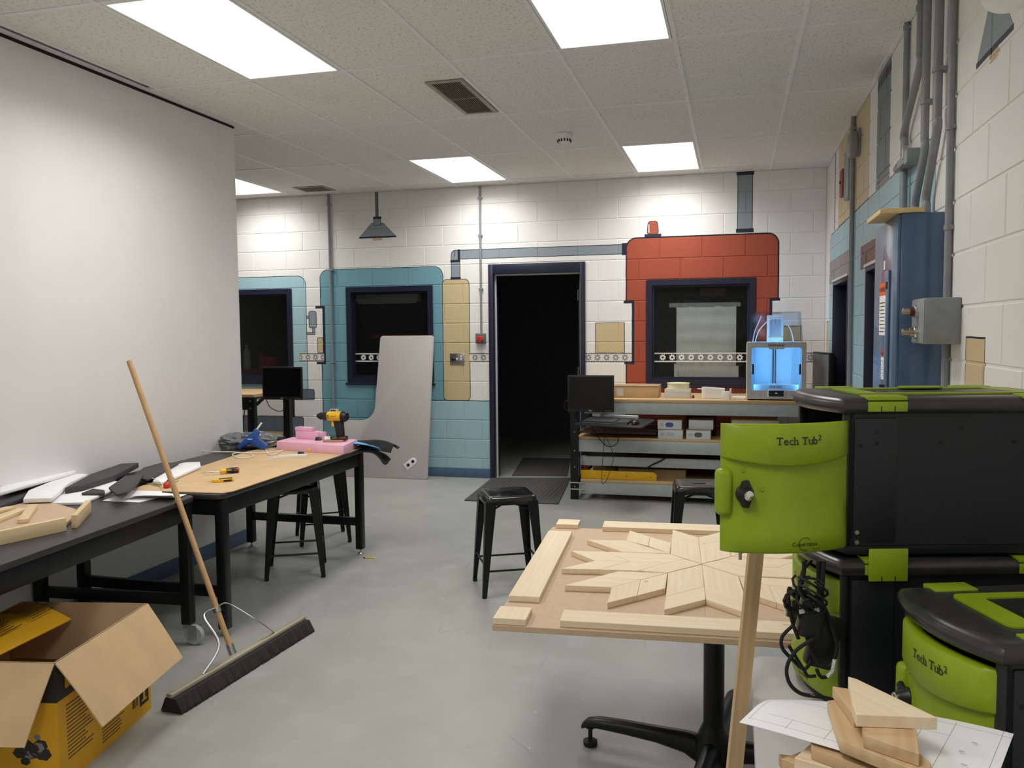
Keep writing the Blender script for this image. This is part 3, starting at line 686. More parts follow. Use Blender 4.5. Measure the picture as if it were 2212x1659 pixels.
MB().lathe([(.066, 0), (.066, -.02), (.062, -.024), (.06, -.024)], 28).obj('base', 'white_plastic', t)
MB().lathe([(.06, -.024), (.058, -.034), (.044, -.062), (.036, -.066), (0, -.067)], 28).obj('head', 'white_plastic', t)
for i in range(14):
    a = 2*math.pi*i/14
    MB().box(-.0045, .0045, -.003, .003, -.012, .012).obj('grille_slot', 'vent_hole', t, (.0515*math.cos(a), .0515*math.sin(a), -.049), a+math.pi/2)

# ------------------------------------------------------------------ right wall: switch cabinet, conduits, boxes
CX, CY0, CY1, CZ0, CZ1 = .642, 3.75, 4.33, .55, 2.015
t = thing('electrical_cabinet', 'tall slate blue electrical cabinet on the block wall with warning labels', 'cabinet', (XR, (CY0+CY1)/2, CZ0))
b = Vector(t.location); hy = (CY1-CY0)/2; dx = CX-XR; H_ = CZ1-CZ0
MB().box(dx+.012, 0, -hy, hy, 0, H_).obj('body', 'cabinet_blue', t, bevel=.004)
MB().box(dx, dx+.012, -hy+.004, hy-.004, .004, H_-.004).obj('front_cover', 'cabinet_blue', t, bevel=.003)
fd = MB().box(dx-.010, dx, -.14, .13, .08, H_-.22).obj('door', 'cabinet_blue', t, bevel=.004)
MB().box(dx-.030, dx-.010, -.10, -.078, .60, .75).obj('latch', 'black_plastic', fd, bevel=.003)
MB().box(dx-.013, dx-.010, -.13, -.10, H_-.30, H_-.27).obj('latch', 'black_plastic', fd)
def sticker(y0, y1, z0, z1, head, word):
    s = MB().box(dx-.0112, dx-.0102, y0, y1, z0, z1).obj('warning_label', 'paper', fd, smooth=0)
    MB().box(dx-.0118, dx-.0112, y0, y1, z1-(z1-z0)*.24, z1).obj('label_header', head, s, smooth=0)
    tx, tf = text_mesh(word, (z1-z0)*.13, bold=.01); mm = Matrix(((0, 0, -1, dx-.0121), (-1, 0, 0, (y0+y1)/2), (0, 1, 0, z1-(z1-z0)*.17), (0, 0, 0, 1)))
    if tx: MB().add(tx, tf, mm).obj('lettering', 'ink', s, smooth=0)
    n = 9
    for i in range(n):
        zz = z0+(z1-z0)*(.06+.62*i/n)
        MB().box(dx-.0116, dx-.0112, y0+.01+(.012 if i % 3 == 0 else 0), y1-.008-(.02 if i % 2 else 0), zz, zz+(z1-z0)*.018).obj('print_line', 'ink', s, smooth=0)
M['orange'] = mat('safety_orange', S(226, 96, 30), .5, var=.02)
sticker(-.09, .06, H_-.50, H_-.27, 'orange', 'WARNING'); sticker(-.075, -.01, .77, .90, 'red', 'DANGER')
MB().box(dx-.0015, dx, .0, .03, H_-.21, H_-.17).obj('number_label', 'paper', t, smooth=0)
# board lying on the cabinet
q = [onz(*p, 2.035) for p in ((1868, 482), (1912, 452))]
t = tag(MB().box(0, .165, 0, .36, 0, .02).obj('cap_board', 'ply_light', None, (.572, 3.742, CZ1+.001), R(0), bevel=.002), 'light wooden board lying on top of the blue electrical cabinet', 'board')
def wall_pipe(pix, r, label, X=XR-.035):
    return [onx(x, y, X) for x, y in pix]
def pipe_thing(pts, r, label, straps=(), group=None):
    pts = [Vector(p) for p in pts]; b = pts[-1].copy(); t = thing('conduit', label, 'conduit', b, 0, group)
    MB().tube([p-b for p in pts], r, 12).obj('pipe', 'grey_conduit', t)
    for f in straps:
        p = pts[0].lerp(pts[-1], f)-b
        j = min(range(len(pts)), key=lambda i: abs(pts[i].z-b.z-p.z)); c = pts[j]-b if len(pts) > 3 else p
        MB().lathe([(r*1.02, -.012), (r*1.28, -.010), (r*1.28, .010), (r*1.02, .012)], 14, Matrix.Translation((c.x, c.y, p.z))).obj('coupling', 'grey_conduit', t)
        MB().box(c.x, XR-b.x, c.y-r*1.5, c.y+r*1.5, p.z-.008, p.z+.008).obj('strap', 'grey_conduit', t)
    return t
XP = XR-.032
top = CEIL-.004
def bend(y0, y1, z_hi, z_lo, z_end, x0=XP, x1=XP):
    return [(x0, y0, top)]+[tuple(p) for p in spline([(x0, y0, z_hi+.05), (x0, y0, z_hi), (x1, y1, z_lo), (x1, y1, z_lo-.05)], 6)]+[(x1, y1, z_end)]
ZC = CZ1+.022
pipe_thing(bend(4.133, 4.46, 2.70, 2.50, 1.80, XP, XP), .017, 'grey conduit with an offset bend dropping through the steel clamp onto the blue cabinet', (.06,), 'conduits above the blue cabinet')
pipe_thing(bend(4.00, 4.16, 2.30, 2.12, ZC), .017, 'grey conduit bending left just above the blue cabinet, between two others', (.52,), 'conduits above the blue cabinet')
pipe_thing(bend(3.772, 3.94, 2.34, 2.12, ZC), .018, 'thick grey conduit bending towards the cabinet, next to the straight one', (.45,), 'conduits above the blue cabinet')
pipe_thing([(XR-.016, 4.54, top), (XR-.016, 4.54, 1.75)], .014, 'straight grey conduit behind the offset one on the block wall', (.02,))
pipe_thing([(XR-.016, 3.62, top), (XR-.016, 3.61, 1.662)], .014, 'long straight grey conduit running down into the grey switch box', (.15, .52, .8))
pipe_thing([(XR-.016, 3.61, 1.483), (XR-.016, 3.61, .75)], .014, 'short grey conduit leaving the underside of the grey switch box', (.4,))
pipe_thing([(XR-.02, 6.43, top), (XR-.02, 6.40, .3)], .017, 'grey conduit between the two painted door heads beside the bell', (.03,))
t = thing('pipe_clamp', 'steel conduit clamp with bolted jaws on the block wall', 'clamp', (XR-.03, 4.36, 2.33))
MB().box(-.035, .03, -.07, .10, -.02, .02).obj('channel', 'grey_conduit', t, bevel=.004); MB().box(-.04, .02, -.18, -.10, -.035, .03).obj('jaw', 'grey_box', t, bevel=.006); MB().tube([(-.02, .10, 0), (-.02, .17, -.005)], .02, 8).obj('bolt', 'steel', t); MB().box(-.04, .0, -.09, -.05, .0, .06).obj('jaw', 'steel', t, bevel=.004)
# junction box with two fittings
t = thing('switch_box', 'grey steel switch box with two round key fittings, mounted on the wall', 'switch box', (XR, 3.62, 1.575))
MB().box(-.125, 0, -.17, .06, -.09, .085).obj('box', 'grey_box', t, bevel=.004); MB().box(-.128, -.125, -.166, .056, -.086, .081).obj('cover', 'grey_box', t, bevel=.0015)
for zz, c_ in ((.035, 'maroon'), (-.045, 'brass')):
    mm = Matrix.Translation((-.128, -.05, zz)) @ Matrix.Rotation(R(-90), 4, 'Y')
    h = MB().lathe([(.025, 0), (.025, .012), (.02, .014)], 20, mm).obj('key_fitting', 'chrome', t)
    MB().lathe([(.019, .012), (.019, .028)], 18, mm).obj('ring', c_, h); MB().lathe([(.014, .028), (.014, .052), (.008, .056), (0, .056)], 16, mm).obj('knob', 'brass', h)
for zz in (.04, -.01, -.055): MB().lathe([(.02, 0), (.02, .0008), (.018, .0012), (0, .0012)], 20, Matrix.Translation((-.055, -.17, zz)) @ Matrix.Rotation(R(90), 4, 'X')).obj('knockout', 'grey_box', t)
# bell, plate and pull station high on the wall
t = thing('wall_bell', 'round grey fire bell high on the tan mural patch', 'bell', (XR, 6.25, 2.80))
MB().box(-.02, 0, -.07, .07, -.07, .10).obj('bracket', 'grey_conduit', t, bevel=.003)
MB().lathe([(.04, .02), (.088, .022), (.092, .03), (.088, .06), (.07, .075), (.02, .08), (0, .08)], 26, Matrix.Rotation(R(-90), 4, 'Y')).obj('gong', 'grey_box', t)
t = thing('chime_plate', 'tall grey blank plate beside the fire bell', 'plate', (XR, 6.72, 2.70)); MB().box(-.03, 0, -.12, .12, -.20, .17).obj('plate', 'grey_box', t, bevel=.012)
for zz in (-.18, .14): MB().lathe([(.006, .03), (.006, .034), (0, .034)], 8, Matrix.Translation((0, .09, zz)) @ Matrix.Rotation(R(-90), 4, 'Y')).obj('screw', 'steel', t)
t = thing('pull_station', 'small dark red alarm plate on the tan mural patch', 'alarm', (XR, 7.08, 2.68)); MB().box(-.025, 0, -.07, .07, -.11, .10).obj('plate', mat('maroon_plate', S(140, 62, 60), .5), t, bevel=.01); MB().lathe([(.012, .025), (.012, .034), (0, .034)], 12, Matrix.Rotation(R(-90), 4, 'Y')).obj('button', 'black_plastic', t)
# emergency light head at the edge of view
t = thing('emergency_light', 'chrome emergency lamp head on a pale wall unit', 'emergency light', (XR, 2.50, 2.52))
MB().box(-.12, 0, -.42, -.02, -.10, .16).obj('housing', 'filament', t, bevel=.012)
hd = MB().lathe([(.02, -.06), (.05, -.05), (.075, .0), (.078, .02)], 22, Matrix.Translation((-.10, .09, -.05)) @ Matrix.Rotation(R(150), 4, 'X')).obj('lamp_head', 'chrome', t)
MB().tube([(-.08, -.03, .04), (-.09, .05, .03)], .014, 8).obj('swivel', 'chrome', t)
# ------------------------------------------------------------------ stools
def make_stool(name, label):
    Hs = .585; t = thing(name, label, 'stool')
    s = .152
    # pressed seat with rounded edge, dished slightly, a hand slot in the middle
    prof = [(.0, .0), (.004, .006), (.012, .011), (.03, .0125), (.05, .0095)]
    mb = MB(); rings = []
    lo = [rrect(-s, s, -s, s, .035, 5)]
    vs = [(x*1.02, y*1.02, Hs-.045) for x, y in lo[0]]+[(x, y, Hs-.012) for x, y in lo[0]]
    n = len(lo[0]); levels = [[(x*1.025, y*1.025, Hs-.05) for x, y in lo[0]], [(x, y, Hs-.014) for x, y in lo[0]]]
    for i, dz in ((.004, -.007), (.012, -.0015), (.022, 0), (.04, -.003)):
        q = rrect(-s+i, s-i, -s+i, s-i, max(.012, .035-i*.5), 5); levels.append([(x, y, Hs+dz) for x, y in q])
    slot = []
    for j in range(n):
        a = math.atan2(levels[-1][j][1], levels[-1][j][0]); slot.append((.045*math.copysign(min(1, abs(math.cos(a))*1.15), math.cos(a)), .014*math.sin(a), Hs-.004))
    levels.append(slot); levels.append([(x, y, Hs-.012) for x, y, _ in slot])
    V = [p for L in levels for p in L]; Fs = []
    for L in range(len(levels)-1):
        for j in range(n): Fs.append((L*n+j, L*n+(j+1) % n, (L+1)*n+(j+1) % n, (L+1)*n+j))
    MB().add(V, Fs).obj('seat', 'black_gloss', t, smooth=40)
    foot = .186
    for sx in (-1, 1):
        for sy in (-1, 1):
            m = MB()   # folded sheet leg: wide angle section at the top, narrow at the foot
            wt, wb, th = .062, .026, .004
            top = (sx*(s+.003), sy*(s+.003), Hs-.03); bot = (sx*foot, sy*foot, .012)
            for ax in (0, 1):
                o1 = Vector((-sx, 0, 0)) if ax == 0 else Vector((0, -sy, 0)); o2 = Vector((0, -sy, 0)) if ax == 0 else Vector((-sx, 0, 0))
                T, B = Vector(top), Vector(bot)
                q = [T, T+o1*wt, B+o1*wb, B]; q2 = [p+o2*th for p in q]
                m.add(q+q2, [(0, 1, 2, 3), (4, 7, 6, 5), (0, 4, 5, 1), (1, 5, 6, 2), (2, 6, 7, 3), (3, 7, 4, 0)])
            lg = m.obj('leg', 'black_paint', t)
            MB().lathe([(.012, 0), (.015, .004), (.013, .02)], 10, Matrix.Translation((sx*(foot-.013), sy*(foot-.013), 0))).obj('rubber_foot', 'black_rubber', lg)
    for k_, (zz, ax) in enumerate(((.155, 0), (.155, 0), (.19, 1), (.19, 1))):
        f = (s+.003)+(foot-s-.003)*(1-(zz/(Hs-.03))); d = f-.008; sg = -1 if k_ % 2 else 1
        a, b = ((-d, sg*d, zz), (d, sg*d, zz)) if ax == 0 else ((sg*d, -d, zz), (sg*d, d, zz))
        MB().tube([a, b], .0065, 8).obj('footrest_bar', 'black_paint', t)
    for sg in (-1, 1): MB().tube([(-s+.01, -sg*(s-.01), Hs-.09), (0, 0, Hs-.06), (s-.01, sg*(s-.01), Hs-.09)], .006, 6).obj('seat_brace', 'black_paint', t)
    return t
RZ = math.atan2(.17, .34)
st = make_stool('metal_stool', 'black metal stool on the open floor beside the wood table and doorway mat'); st.location = (-1.315, 4.79, 0); st.rotation_euler.z = RZ; st['group'] = 'black metal stools'
def stool_at(x, y, rz, label):
    o = copy_tree(st); o.location = (x, y, 0); o.rotation_euler.z = rz; o['label'] = label
stool_at(-2.74, 4.80, RZ, 'black metal stool pushed in at the long side of the cardboard-topped table')
stool_at(-2.98, 5.62, RZ*1.3, 'black metal stool behind the far end of the cardboard-topped table')
stool_at(-.21, 5.32, .12, 'black metal stool in front of the shelf bench, behind the green tub door')

# ------------------------------------------------------------------ the two black work tables
def table(name, label, c, rz, L, Wd, Ht, foot):
    """L along local Y, Wd along local X; foot = 'glide' or 'caster'"""
    t = thing(name, label, 'table', (c[0], c[1], 0), rz)
    MB().prism(rrect(-Wd/2, Wd/2, -L/2, L/2, .045, 6), Ht-.026, Ht).obj('tabletop', 'tabletop', t, bevel=.004)
    ix, iy = Wd/2-.035, L/2-.055; z0 = .035 if foot == 'glide' else .105; q = .026
    ap = MB()
    for sx in (-1, 1): ap.box(sx*ix-.018, sx*ix+.018, -iy+q, iy-q, Ht-.115, Ht-.026)
    for sy in (-1, 1): ap.box(-ix+q, ix-q, sy*iy-.018, sy*iy+.018, Ht-.115, Ht-.026)
    ap.obj('apron', 'black_paint', t, bevel=.003)
    for sy in (-1, 1):
        MB().box(-ix+q, ix-q, sy*iy-.016, sy*iy+.016, .20, .255).obj('stretcher', 'black_paint', t, bevel=.003)
        for sx in (-1, 1):
            lg = MB().box(sx*ix-q, sx*ix+q, sy*iy-q, sy*iy+q, z0, Ht-.026).obj('leg', 'black_paint', t, bevel=.005)
            if foot == 'glide':
                MB().lathe([(.018, 0), (.02, .004), (.014, .012), (.006, .014), (.006, .036)], 12, Matrix.Translation((sx*ix, sy*iy, 0))).obj('levelling_foot', 'steel', lg)
            else:
                ca = MB().box(sx*ix-.02, sx*ix+.02, sy*iy-.02, sy*iy+.02, .085, .105).box(sx*ix+.006, sx*ix+.05, sy*iy-.019, sy*iy-.015, .03, .1).box(sx*ix+.006, sx*ix+.05, sy*iy+.015, sy*iy+.019, .03, .1).obj('caster', 'steel', lg)
                MB().lathe([(.030, -.013), (.046, -.013), (.05, -.008), (.05, .008), (.046, .013), (.03, .013)], 24, Matrix.Translation((sx*ix+.03, sy*iy, .05)) @ Matrix.Rotation(R(90), 4, 'X')).obj('wheel', 'bench_grey', lg)
    return t
table('work_table', 'black steel work table with brown cardboard sheet covering its top', (-2.95, 4.49), 0, 1.72, .93, .74, 'glide')
ang = math.atan2(-.105, 1.35)*-1
table('rolling_table', 'black rolling work table piled with foam offcuts beside the partition', (-2.975+.0, 2.66), R(4.4), 1.80, .90, .742, 'caster')
# cardboard sheet
q = [(-2.495, 3.66), (-2.47, 3.72), (-2.495, 5.34), (-3.10, 5.36), (-3.20, 5.0), (-3.10, 4.2), (-3.02, 3.62)]
ZT = .741
cs = tag(MB().prism(q, ZT, ZT+.005).obj('cardboard_sheet', 'card', None, bevel=.001, seg=1), 'flat brown cardboard sheet covering the far black work table', 'cardboard sheet')
ZC_ = ZT+.0055

# ------------------------------------------------------------------ things on the far table
def place(px, py, z=ZC_): return onz(px, py, z)
# pink foam slab and offcut
fo = [onz(*p, ZC_+.058) for p in ((597, 953), (742, 963), (772, 949), (632, 944))]
a = fo[0]; b = fo[1]; rz = math.atan2((b-a).y, (b-a).x)
t = tag(MB().prism([((p-a).x, (p-a).y) for p in fo], 0, .058).obj('pink_foam_slab', 'foam_pink', None, (a.x, a.y, ZC_), 0, bevel=.003), 'thick pink foam slab on the far corner of the work table', 'foam slab')
ZF = ZC_+.059
def onslab(px, py): return onz(px, py, ZF)
p = onslab(637, 947)
t = tag(MB().prism([(0, 0), (.235, .005), (.238, .05), (.17, .055), (.168, .075), (.02, .08)], 0, .052).obj('pink_foam_offcut', 'foam_pink', None, (p.x, p.y+.01, ZF), rz, bevel=.002), 'small stepped pink foam offcut lying on the pink slab', 'foam offcut')
p2 = p+Vector((.0, .03, 0))
tag(MB().prism([(0, 0), (.15, 0), (.15, .05), (.01, .045)], 0, .026).obj('pink_foam_strip', 'foam_pink', None, (p2.x-.01, p2.y-.01, ZF+.053), rz, bevel=.002), 'thin pink foam strip on top of the stepped offcut', 'foam offcut')
# cordless drill, standing on its battery behind the slab edge
p = onz(722, 952, ZF)
t = thing('cordless_drill', 'yellow and black cordless drill standing on its battery on the pink foam', 'drill', (p.x, p.y+.03, ZF), rz+R(10))
def ax(mb, prof, z, n=18, x0=0): return mb.lathe(prof, n, Matrix.Translation((x0, 0, z)) @ Matrix.Rotation(R(-90), 4, 'Y'))
zb = .165
bd = ax(MB(), [(.024, .062), (.031, .058), (.034, .03), (.034, -.045), (.030, -.06)], zb).obj('motor_housing', 'dewalt_yellow', t)
ax(MB(), [(.033, -.045), (.037, -.05), (.036, -.075), (.028, -.088), (.0, -.09)], zb).obj('rear_cap', 'black_plastic', t)
ax(MB(), [(.028, .06), (.031, .063), (.031, .085), (.025, .09)], zb).obj('clutch_collar', 'black_plastic', t)
ax(MB(), [(.025, .088), (.026, .115), (.019, .13), (.012, .143), (.006, .145)], zb).obj('chuck', 'black_rubber', t)
ax(MB(), [(.0035, .14), (.0035, .158), (.001, .17)], zb, 8).obj('drill_bit', 'steel', t)
MB().prism([(.05, .0), (.008, .0), (.004, .05), (-.004, .09), (-.016, .135), (.052, .14), (.058, .09), (.062, .04)], -.017, .017, Matrix(((1, 0, 0, 0), (0, 0, 1, 0), (0, 1, 0, 0), (0, 0, 0, 1)))).obj('grip', 'black_rubber', t, bevel=.008)
MB().box(-.030, -.004, -.012, .012, .095, .132).obj('trigger', 'dewalt_yellow', t, bevel=.005)
MB().box(-.02, .03, -.026, .026, .11, .14).obj('trigger_guard', 'dewalt_yellow', t, bevel=.006) if False else None
MB().box(-.03, .075, -.034, .034, .0, .03).obj('battery', 'black_plastic', t, bevel=.006)
tx, tf = text_mesh('DEWALT', .017, bold=.02)
for yy, sg in ((-.0352, 1),): 
    MB().box(-.032, .03, yy+.0, yy+.004, zb-.008, zb+.014).obj('name_patch', 'dewalt_yellow', t, smooth=0)
    MB().add(tx, tf, Matrix.Translation((0, yy-.0006, zb-.003)) @ Matrix.Rotation(R(90), 4, 'X') @ Matrix.Scale(.62, 4)).obj('lettering', 'ink', t, smooth=0)
    for q_ in range(4): MB().box(-.054, -.036, yy+.0015, yy+.006, zb-.012+q_*.007, zb-.009+q_*.007).obj('vent_slot', 'ink', t, smooth=0)
# hot glue gun lying on its side
p = place(545, 972)
t = thing('glue_gun', 'blue hot glue gun with white glue stick on the work table', 'glue gun', (p.x+.02, p.y+.02, ZC_), R(8))
K = Matrix(((1, 0, 0, 0), (0, 0, 1, 0), (0, 1, 0, 0), (0, 0, 0, 1)))
body = [(-.135, .005), (-.115, .0), (-.045, .045), (-.02, .03), (.055, -.0), (.078, .005), (.085, .03), (.03, .075), (.018, .10), (.026, .125), (.01, .145), (-.012, .142), (-.02, .12), (-.05, .105), (-.125, .035)]
MB().prism(body, -.017, .017, K).obj('body', 'blue_plastic', t, bevel=.008)
MB().tube([(-.13, 0, .015), (-.152, 0, -.0+.003)], [.008, .003], 10).obj('nozzle', 'black_plastic', t)
MB().tube([(.008, 0, .14), (.042, 0, .185)], .0065, 10).obj('glue_stick', 'foam_white', t)
MB().box(-.055, -.02, -.0185, -.017, .072, .078).obj('slot', 'white_plastic', t, (0, 0, 0))
MB().tube([(.02, .016, .02), (-.01, .02, .0), (.03, .02, .0)], .002, 6).obj('wire_stand', 'steel', t)
gp = Vector(t.location)
cp = [place(*q) for q in ((574, 972), (584, 984), (612, 974), (596, 977), (560, 980), (520, 979), (502, 983), (515, 990), (545, 988), (540, 981), (505, 978), (460, 977), (420, 973))]
cp = [Vector((q.x, q.y, ZC_+.0045)) for q in cp]
co = MB().tube([Matrix.Rotation(-t.rotation_euler.z, 4, 'Z') @ (q-gp) for q in spline(cp, 7)], .0035, 7).obj('power_cord', 'cord_white', t)
# crumpled grey plastic bag with a dark roll
t = thing('plastic_bag', 'crumpled grey plastic bag behind the glue gun against the partition', 'plastic bag', (-3.31, 5.19, .742))
def bag(u, v):
    a = u*2*math.pi; th = v*math.pi
    r = 1+.16*math.sin(5*a+3*th)*math.sin(4*th)+.12*math.sin(9*a-5*th+1)+.07*math.sin(17*a+11*th)
    return (.26*math.cos(th)*(1+.06*math.sin(7*a)), .09*r*math.sin(th)*math.cos(a), max(.0, .048+.055*r*math.sin(th)*math.sin(a)))
MB().grid(bag, 44, 26).obj('bag', 'bag', t, rz=R(12), weld=True, smooth=25)
MB().lathe([(.02, 0), (.034, .004), (.036, .05), (.02, .055)], 18, Matrix.Translation((.21, .03, .045)) @ Matrix.Rotation(R(90), 4, 'Y')).obj('dark_roll', 'black_rubber', t)
# screwdriver
def lathe_x(mb, prof, m, n=16): return mb.lathe(prof, n, m @ Matrix.Rotation(R(90), 4, 'Y'))
a = place(436, 1028); b = place(517, 1021); d = b-a
t = thing('screwdriver', 'yellow and black screwdriver with a red end lying on the cardboard', 'screwdriver', (a.x, a.y, ZC_), math.atan2(d.y, d.x))
Ls = d.length; mm = Matrix.Translation((0, 0, .017))
lathe_x(MB(), [(.001, 0), (.0032, .004), (.0032, Ls*.5)], mm).obj('blade', 'steel', t)
lathe_x(MB(), [(.010, Ls*.48), (.014, Ls*.5), (.012, Ls*.6), (.0155, Ls*.64)], mm).obj('collar', 'dewalt_yellow', t)
hn = lathe_x(MB(), [(.0155, Ls*.64), (.013, Ls*.68), (.017, Ls*.8), (.016, Ls*.95)], mm).obj('handle', 'black_rubber', t)
lathe_x(MB(), [(.0162, Ls*.95), (.015, Ls*.985), (.008, Ls), (0, Ls)], mm).obj('end_cap', 'red', t)
tx, tf = text_mesh('DEWALT', .014, bold=.02)
MB().add(tx, tf, Matrix.Translation((Ls*.8, -.0165, .018)) @ Matrix.Rotation(R(70), 4, 'X')).obj('lettering', 'dewalt_yellow', hn, smooth=0)
# utility knife
a = place(455, 1043); b = place(505, 1039); d = b-a
t = thing('utility_knife', 'yellow utility knife on the cardboard in front of the screwdriver', 'knife', (a.x, a.y, ZC_), math.atan2(d.y, d.x)); Lk = d.length
MB().prism([(0, .0), (.02, -.006), (Lk*.6, -.014), (Lk, -.012), (Lk, .014), (.02, .010)], 0, .016).obj('body', 'dewalt_yellow', t, bevel=.003)
MB().box(Lk*.35, Lk*.95, -.006, .006, .016, .02).obj('slide', 'black_plastic', t, bevel=.002); MB().prism([(-.02, .002), (0, .0), (0, .008)], .006, .008).obj('blade', 'steel', t); MB().box(Lk*.55, Lk*.9, -.0155, -.011, .003, .012).obj('grip', 'black_plastic', t)
# white curved foam strip
cp = [place(*q) for q in ((575, 995), (600, 989), (630, 986), (663, 985))]
pts = spline([(q.x, q.y, ZC_+.0) for q in cp], 6); mb = MB(); V = []; Fc = []
for i, q in enumerate(pts):
    w_ = .016
    V += [(q.x, q.y-w_, ZC_), (q.x, q.y+w_, ZC_), (q.x, q.y+w_, ZC_+.012), (q.x, q.y-w_, ZC_+.012)]
    if i: o = 4*(i-1); Fc += [(o+j, o+(j+1) % 4, o+4+(j+1) % 4, o+4+j) for j in range(4)]
Fc += [(0, 1, 2, 3), tuple(len(V)-1-j for j in range(4))]
tag(mb.add(V, Fc).obj('foam_strip', 'foam_white', None), 'curved white foam strip on the cardboard sheet', 'foam strip')
# binder clips
def clip(pos, rz, label, m='black_plastic', sc=1.0, lean=0):
    t = thing('binder_clip', label, 'binder clip', pos, rz, 'binder clips'); w_, h_ = .02*sc, .022*sc
    MB().prism([(-.016*sc, 0), (.016*sc, 0), (.002*sc, h_), (-.002*sc, h_)], -w_, w_, Matrix(((0, 0, 1, 0), (1, 0, 0, 0), (0, 1, 0, 0), (0, 0, 0, 1)))).obj('clip_body', m, t, bevel=.001)
    for sg in (-1, 1):
        y = sg*.012*sc
        MB().tube([(-.010*sc, sg*.002, h_), (-.010*sc, y, h_+.012*sc), (-.006*sc, y*1.3, h_+.026*sc), (.006*sc, y*1.3, h_+.026*sc), (.010*sc, y, h_+.012*sc), (.010*sc, sg*.002, h_)], .0012*sc, 6).obj('wire_handle', 'chrome', t)
p = place(650, 983); clip((p.x, p.y, ZC_), .1, 'black binder clip on the cardboard sheet by the tape measure')
p = onslab(688, 951); clip((p.x, p.y, ZF), .1, 'black binder clip standing on the pink foam slab')
p = onslab(707, 949); clip((p.x, p.y, ZF), .5, 'white binder clip with chrome handles on the pink foam slab', 'white_plastic')
p = onslab(740, 950); clip((p.x, p.y, ZF), -.3, 'black and red binder clip on the phone on the pink foam', 'black_plastic')
# tape measure, phone, sanding block
p = place(678, 976); t = thing('pocket_knife', 'small yellow and black folded cutter by the pink foam slab', 'cutter', (p.x, p.y, ZC_), .25)
MB().prism(rrect(-.038, .038, -.013, .013, .008), 0, .02).obj('body', 'dewalt_yellow', t, bevel=.004); MB().box(-.02, .036, -.0135, .0135, .004, .021).obj('grip', 'black_plastic', t, bevel=.004)
p = onslab(726, 953); t = thing('sanding_block', 'brown sanding block on the pink foam slab under a black gadget', 'block', (p.x, p.y-.02, ZF), .2)
MB().prism([(-.075, -.03), (.06, -.035), (.07, .03), (-.06, .035)], 0, .012).obj('block', 'card_dark', t, bevel=.002)
t = thing('black_gadget', 'flat black and red gadget resting on the brown block', 'gadget', (p.x+.025, p.y, ZF+.0125), .2); MB().prism(rrect(-.055, .055, -.025, .025, .01), 0, .010).obj('body', 'black_plastic', t, bevel=.003); MB().box(.0, .04, -.02, .02, .010, .013).obj('red_pad', 'red', t, bevel=.001)
MB().box(-.04, -.012, -.015, .015, .010, .0115).obj('display', 'steel', t, bevel=.001)
# black cloth and blue foam sheet over the far corner
t = thing('black_fabric', 'black fabric sheets hanging off the far corner of the work table', 'fabric', (-2.62, 5.27, ZC_))
def cloth(u, v):
    x = -.10+u*.46; y = -.02+v*.16; z = .045+.015*math.sin(u*7+v*3)-max(0, u-.42)**2*.13-max(0, .12-v)*.2
    return (x, y, z+.012*math.sin(v*9+u*4))
MB().grid(cloth, 26, 12).obj('upper_sheet', 'cloth_black', t, solid=.004)
def cloth2(u, v):
    return (.02+u*.30, -.06+v*.14, .004+.012*math.sin(u*9+v*5)-max(0, u-.5)**2*.35-.01*u)
MB().grid(cloth2, 20, 10).obj('lower_sheet', 'cloth_black', t, solid=.004)
t = thing('blue_foam_sheet', 'curled light blue foam sheet hanging over the table end', 'foam sheet', (-2.56, 5.22, ZC_+.004))
def bl(u, v): return (-.03+u*.26, -.02+v*.12, .03-max(0, u-.2)**1.5*.055+.02*math.sin(v*4+u*2)*u+.004)
MB().grid(bl, 20, 10).obj('sheet', 'blue_foam', t, solid=.004)

# ------------------------------------------------------------------ things on the near table
ZN = .7425
def poly_thing(name, pix, th, m, label, cat, z=ZN, bev=.003, group=None, lift=0):
    q = [onz(*p, z) for p in pix]; c = sum(q, Vector())/len(q)
    return tag(MB().prism([(p.x-c.x, p.y-c.y) for p in q], 0, th).obj(name, m, None, (c.x, c.y, z+lift), bevel=bev), label, cat, group)
# offcuts: outlines of their undersides on the table or on the pieces below
G1 = 'foam offcuts heaped on the rolling table'
poly_thing('white_foam_sheet', [(60, 1088), (150, 1030), (262, 1046), (235, 1068), (180, 1091), (120, 1092)], .014, 'foam_white', 'flat white foam sheet under the black foam offcuts', 'foam sheet', ZN, .004, G1)
poly_thing('black_foam_block', [(0, 1103), (0, 1073), (100, 1040), (110, 1052), (40, 1088)], .022, 'foam_black', 'black foam strip under the white foam blocks', 'foam block', ZN, .004, G1)
poly_thing('white_foam_block', [(50, 1087), (62, 1068), (150, 1032), (190, 1032), (150, 1052), (112, 1085)], .022, 'foam_white', 'pale translucent white foam block lying across the black strip', 'foam block', ZN+.023, .005, G1)
poly_thing('white_foam_strip', [(0, 1072), (0, 1060), (140, 1016), (178, 1018), (150, 1028)], .018, 'foam_white', 'long narrow white foam strip on top of the heap', 'foam strip', ZN+.046, .004, G1)
poly_thing('black_foam_plank', [(140, 1067), (195, 1036), (262, 1012), (300, 1010), (250, 1038), (180, 1060)], .03, 'foam_black', 'thick black foam plank lying over the white foam sheet', 'foam block', ZN+.016, .004, G1)
poly_thing('white_foam_board', [(330, 1045), (355, 1015), (400, 1004), (432, 1003), (434, 1012), (352, 1048)], .016, 'foam_white', 'white foam board at the edge of the cardboard sheet', 'foam sheet', ZN+.006, .004, G1)
poly_thing('black_foam_sheet', [(285, 1035), (310, 1014), (350, 1003), (386, 1004), (340, 1030), (318, 1040)], .012, 'foam_black', 'flat black foam sheet lying against the white foam board', 'foam sheet', ZN+.023, .003, G1)
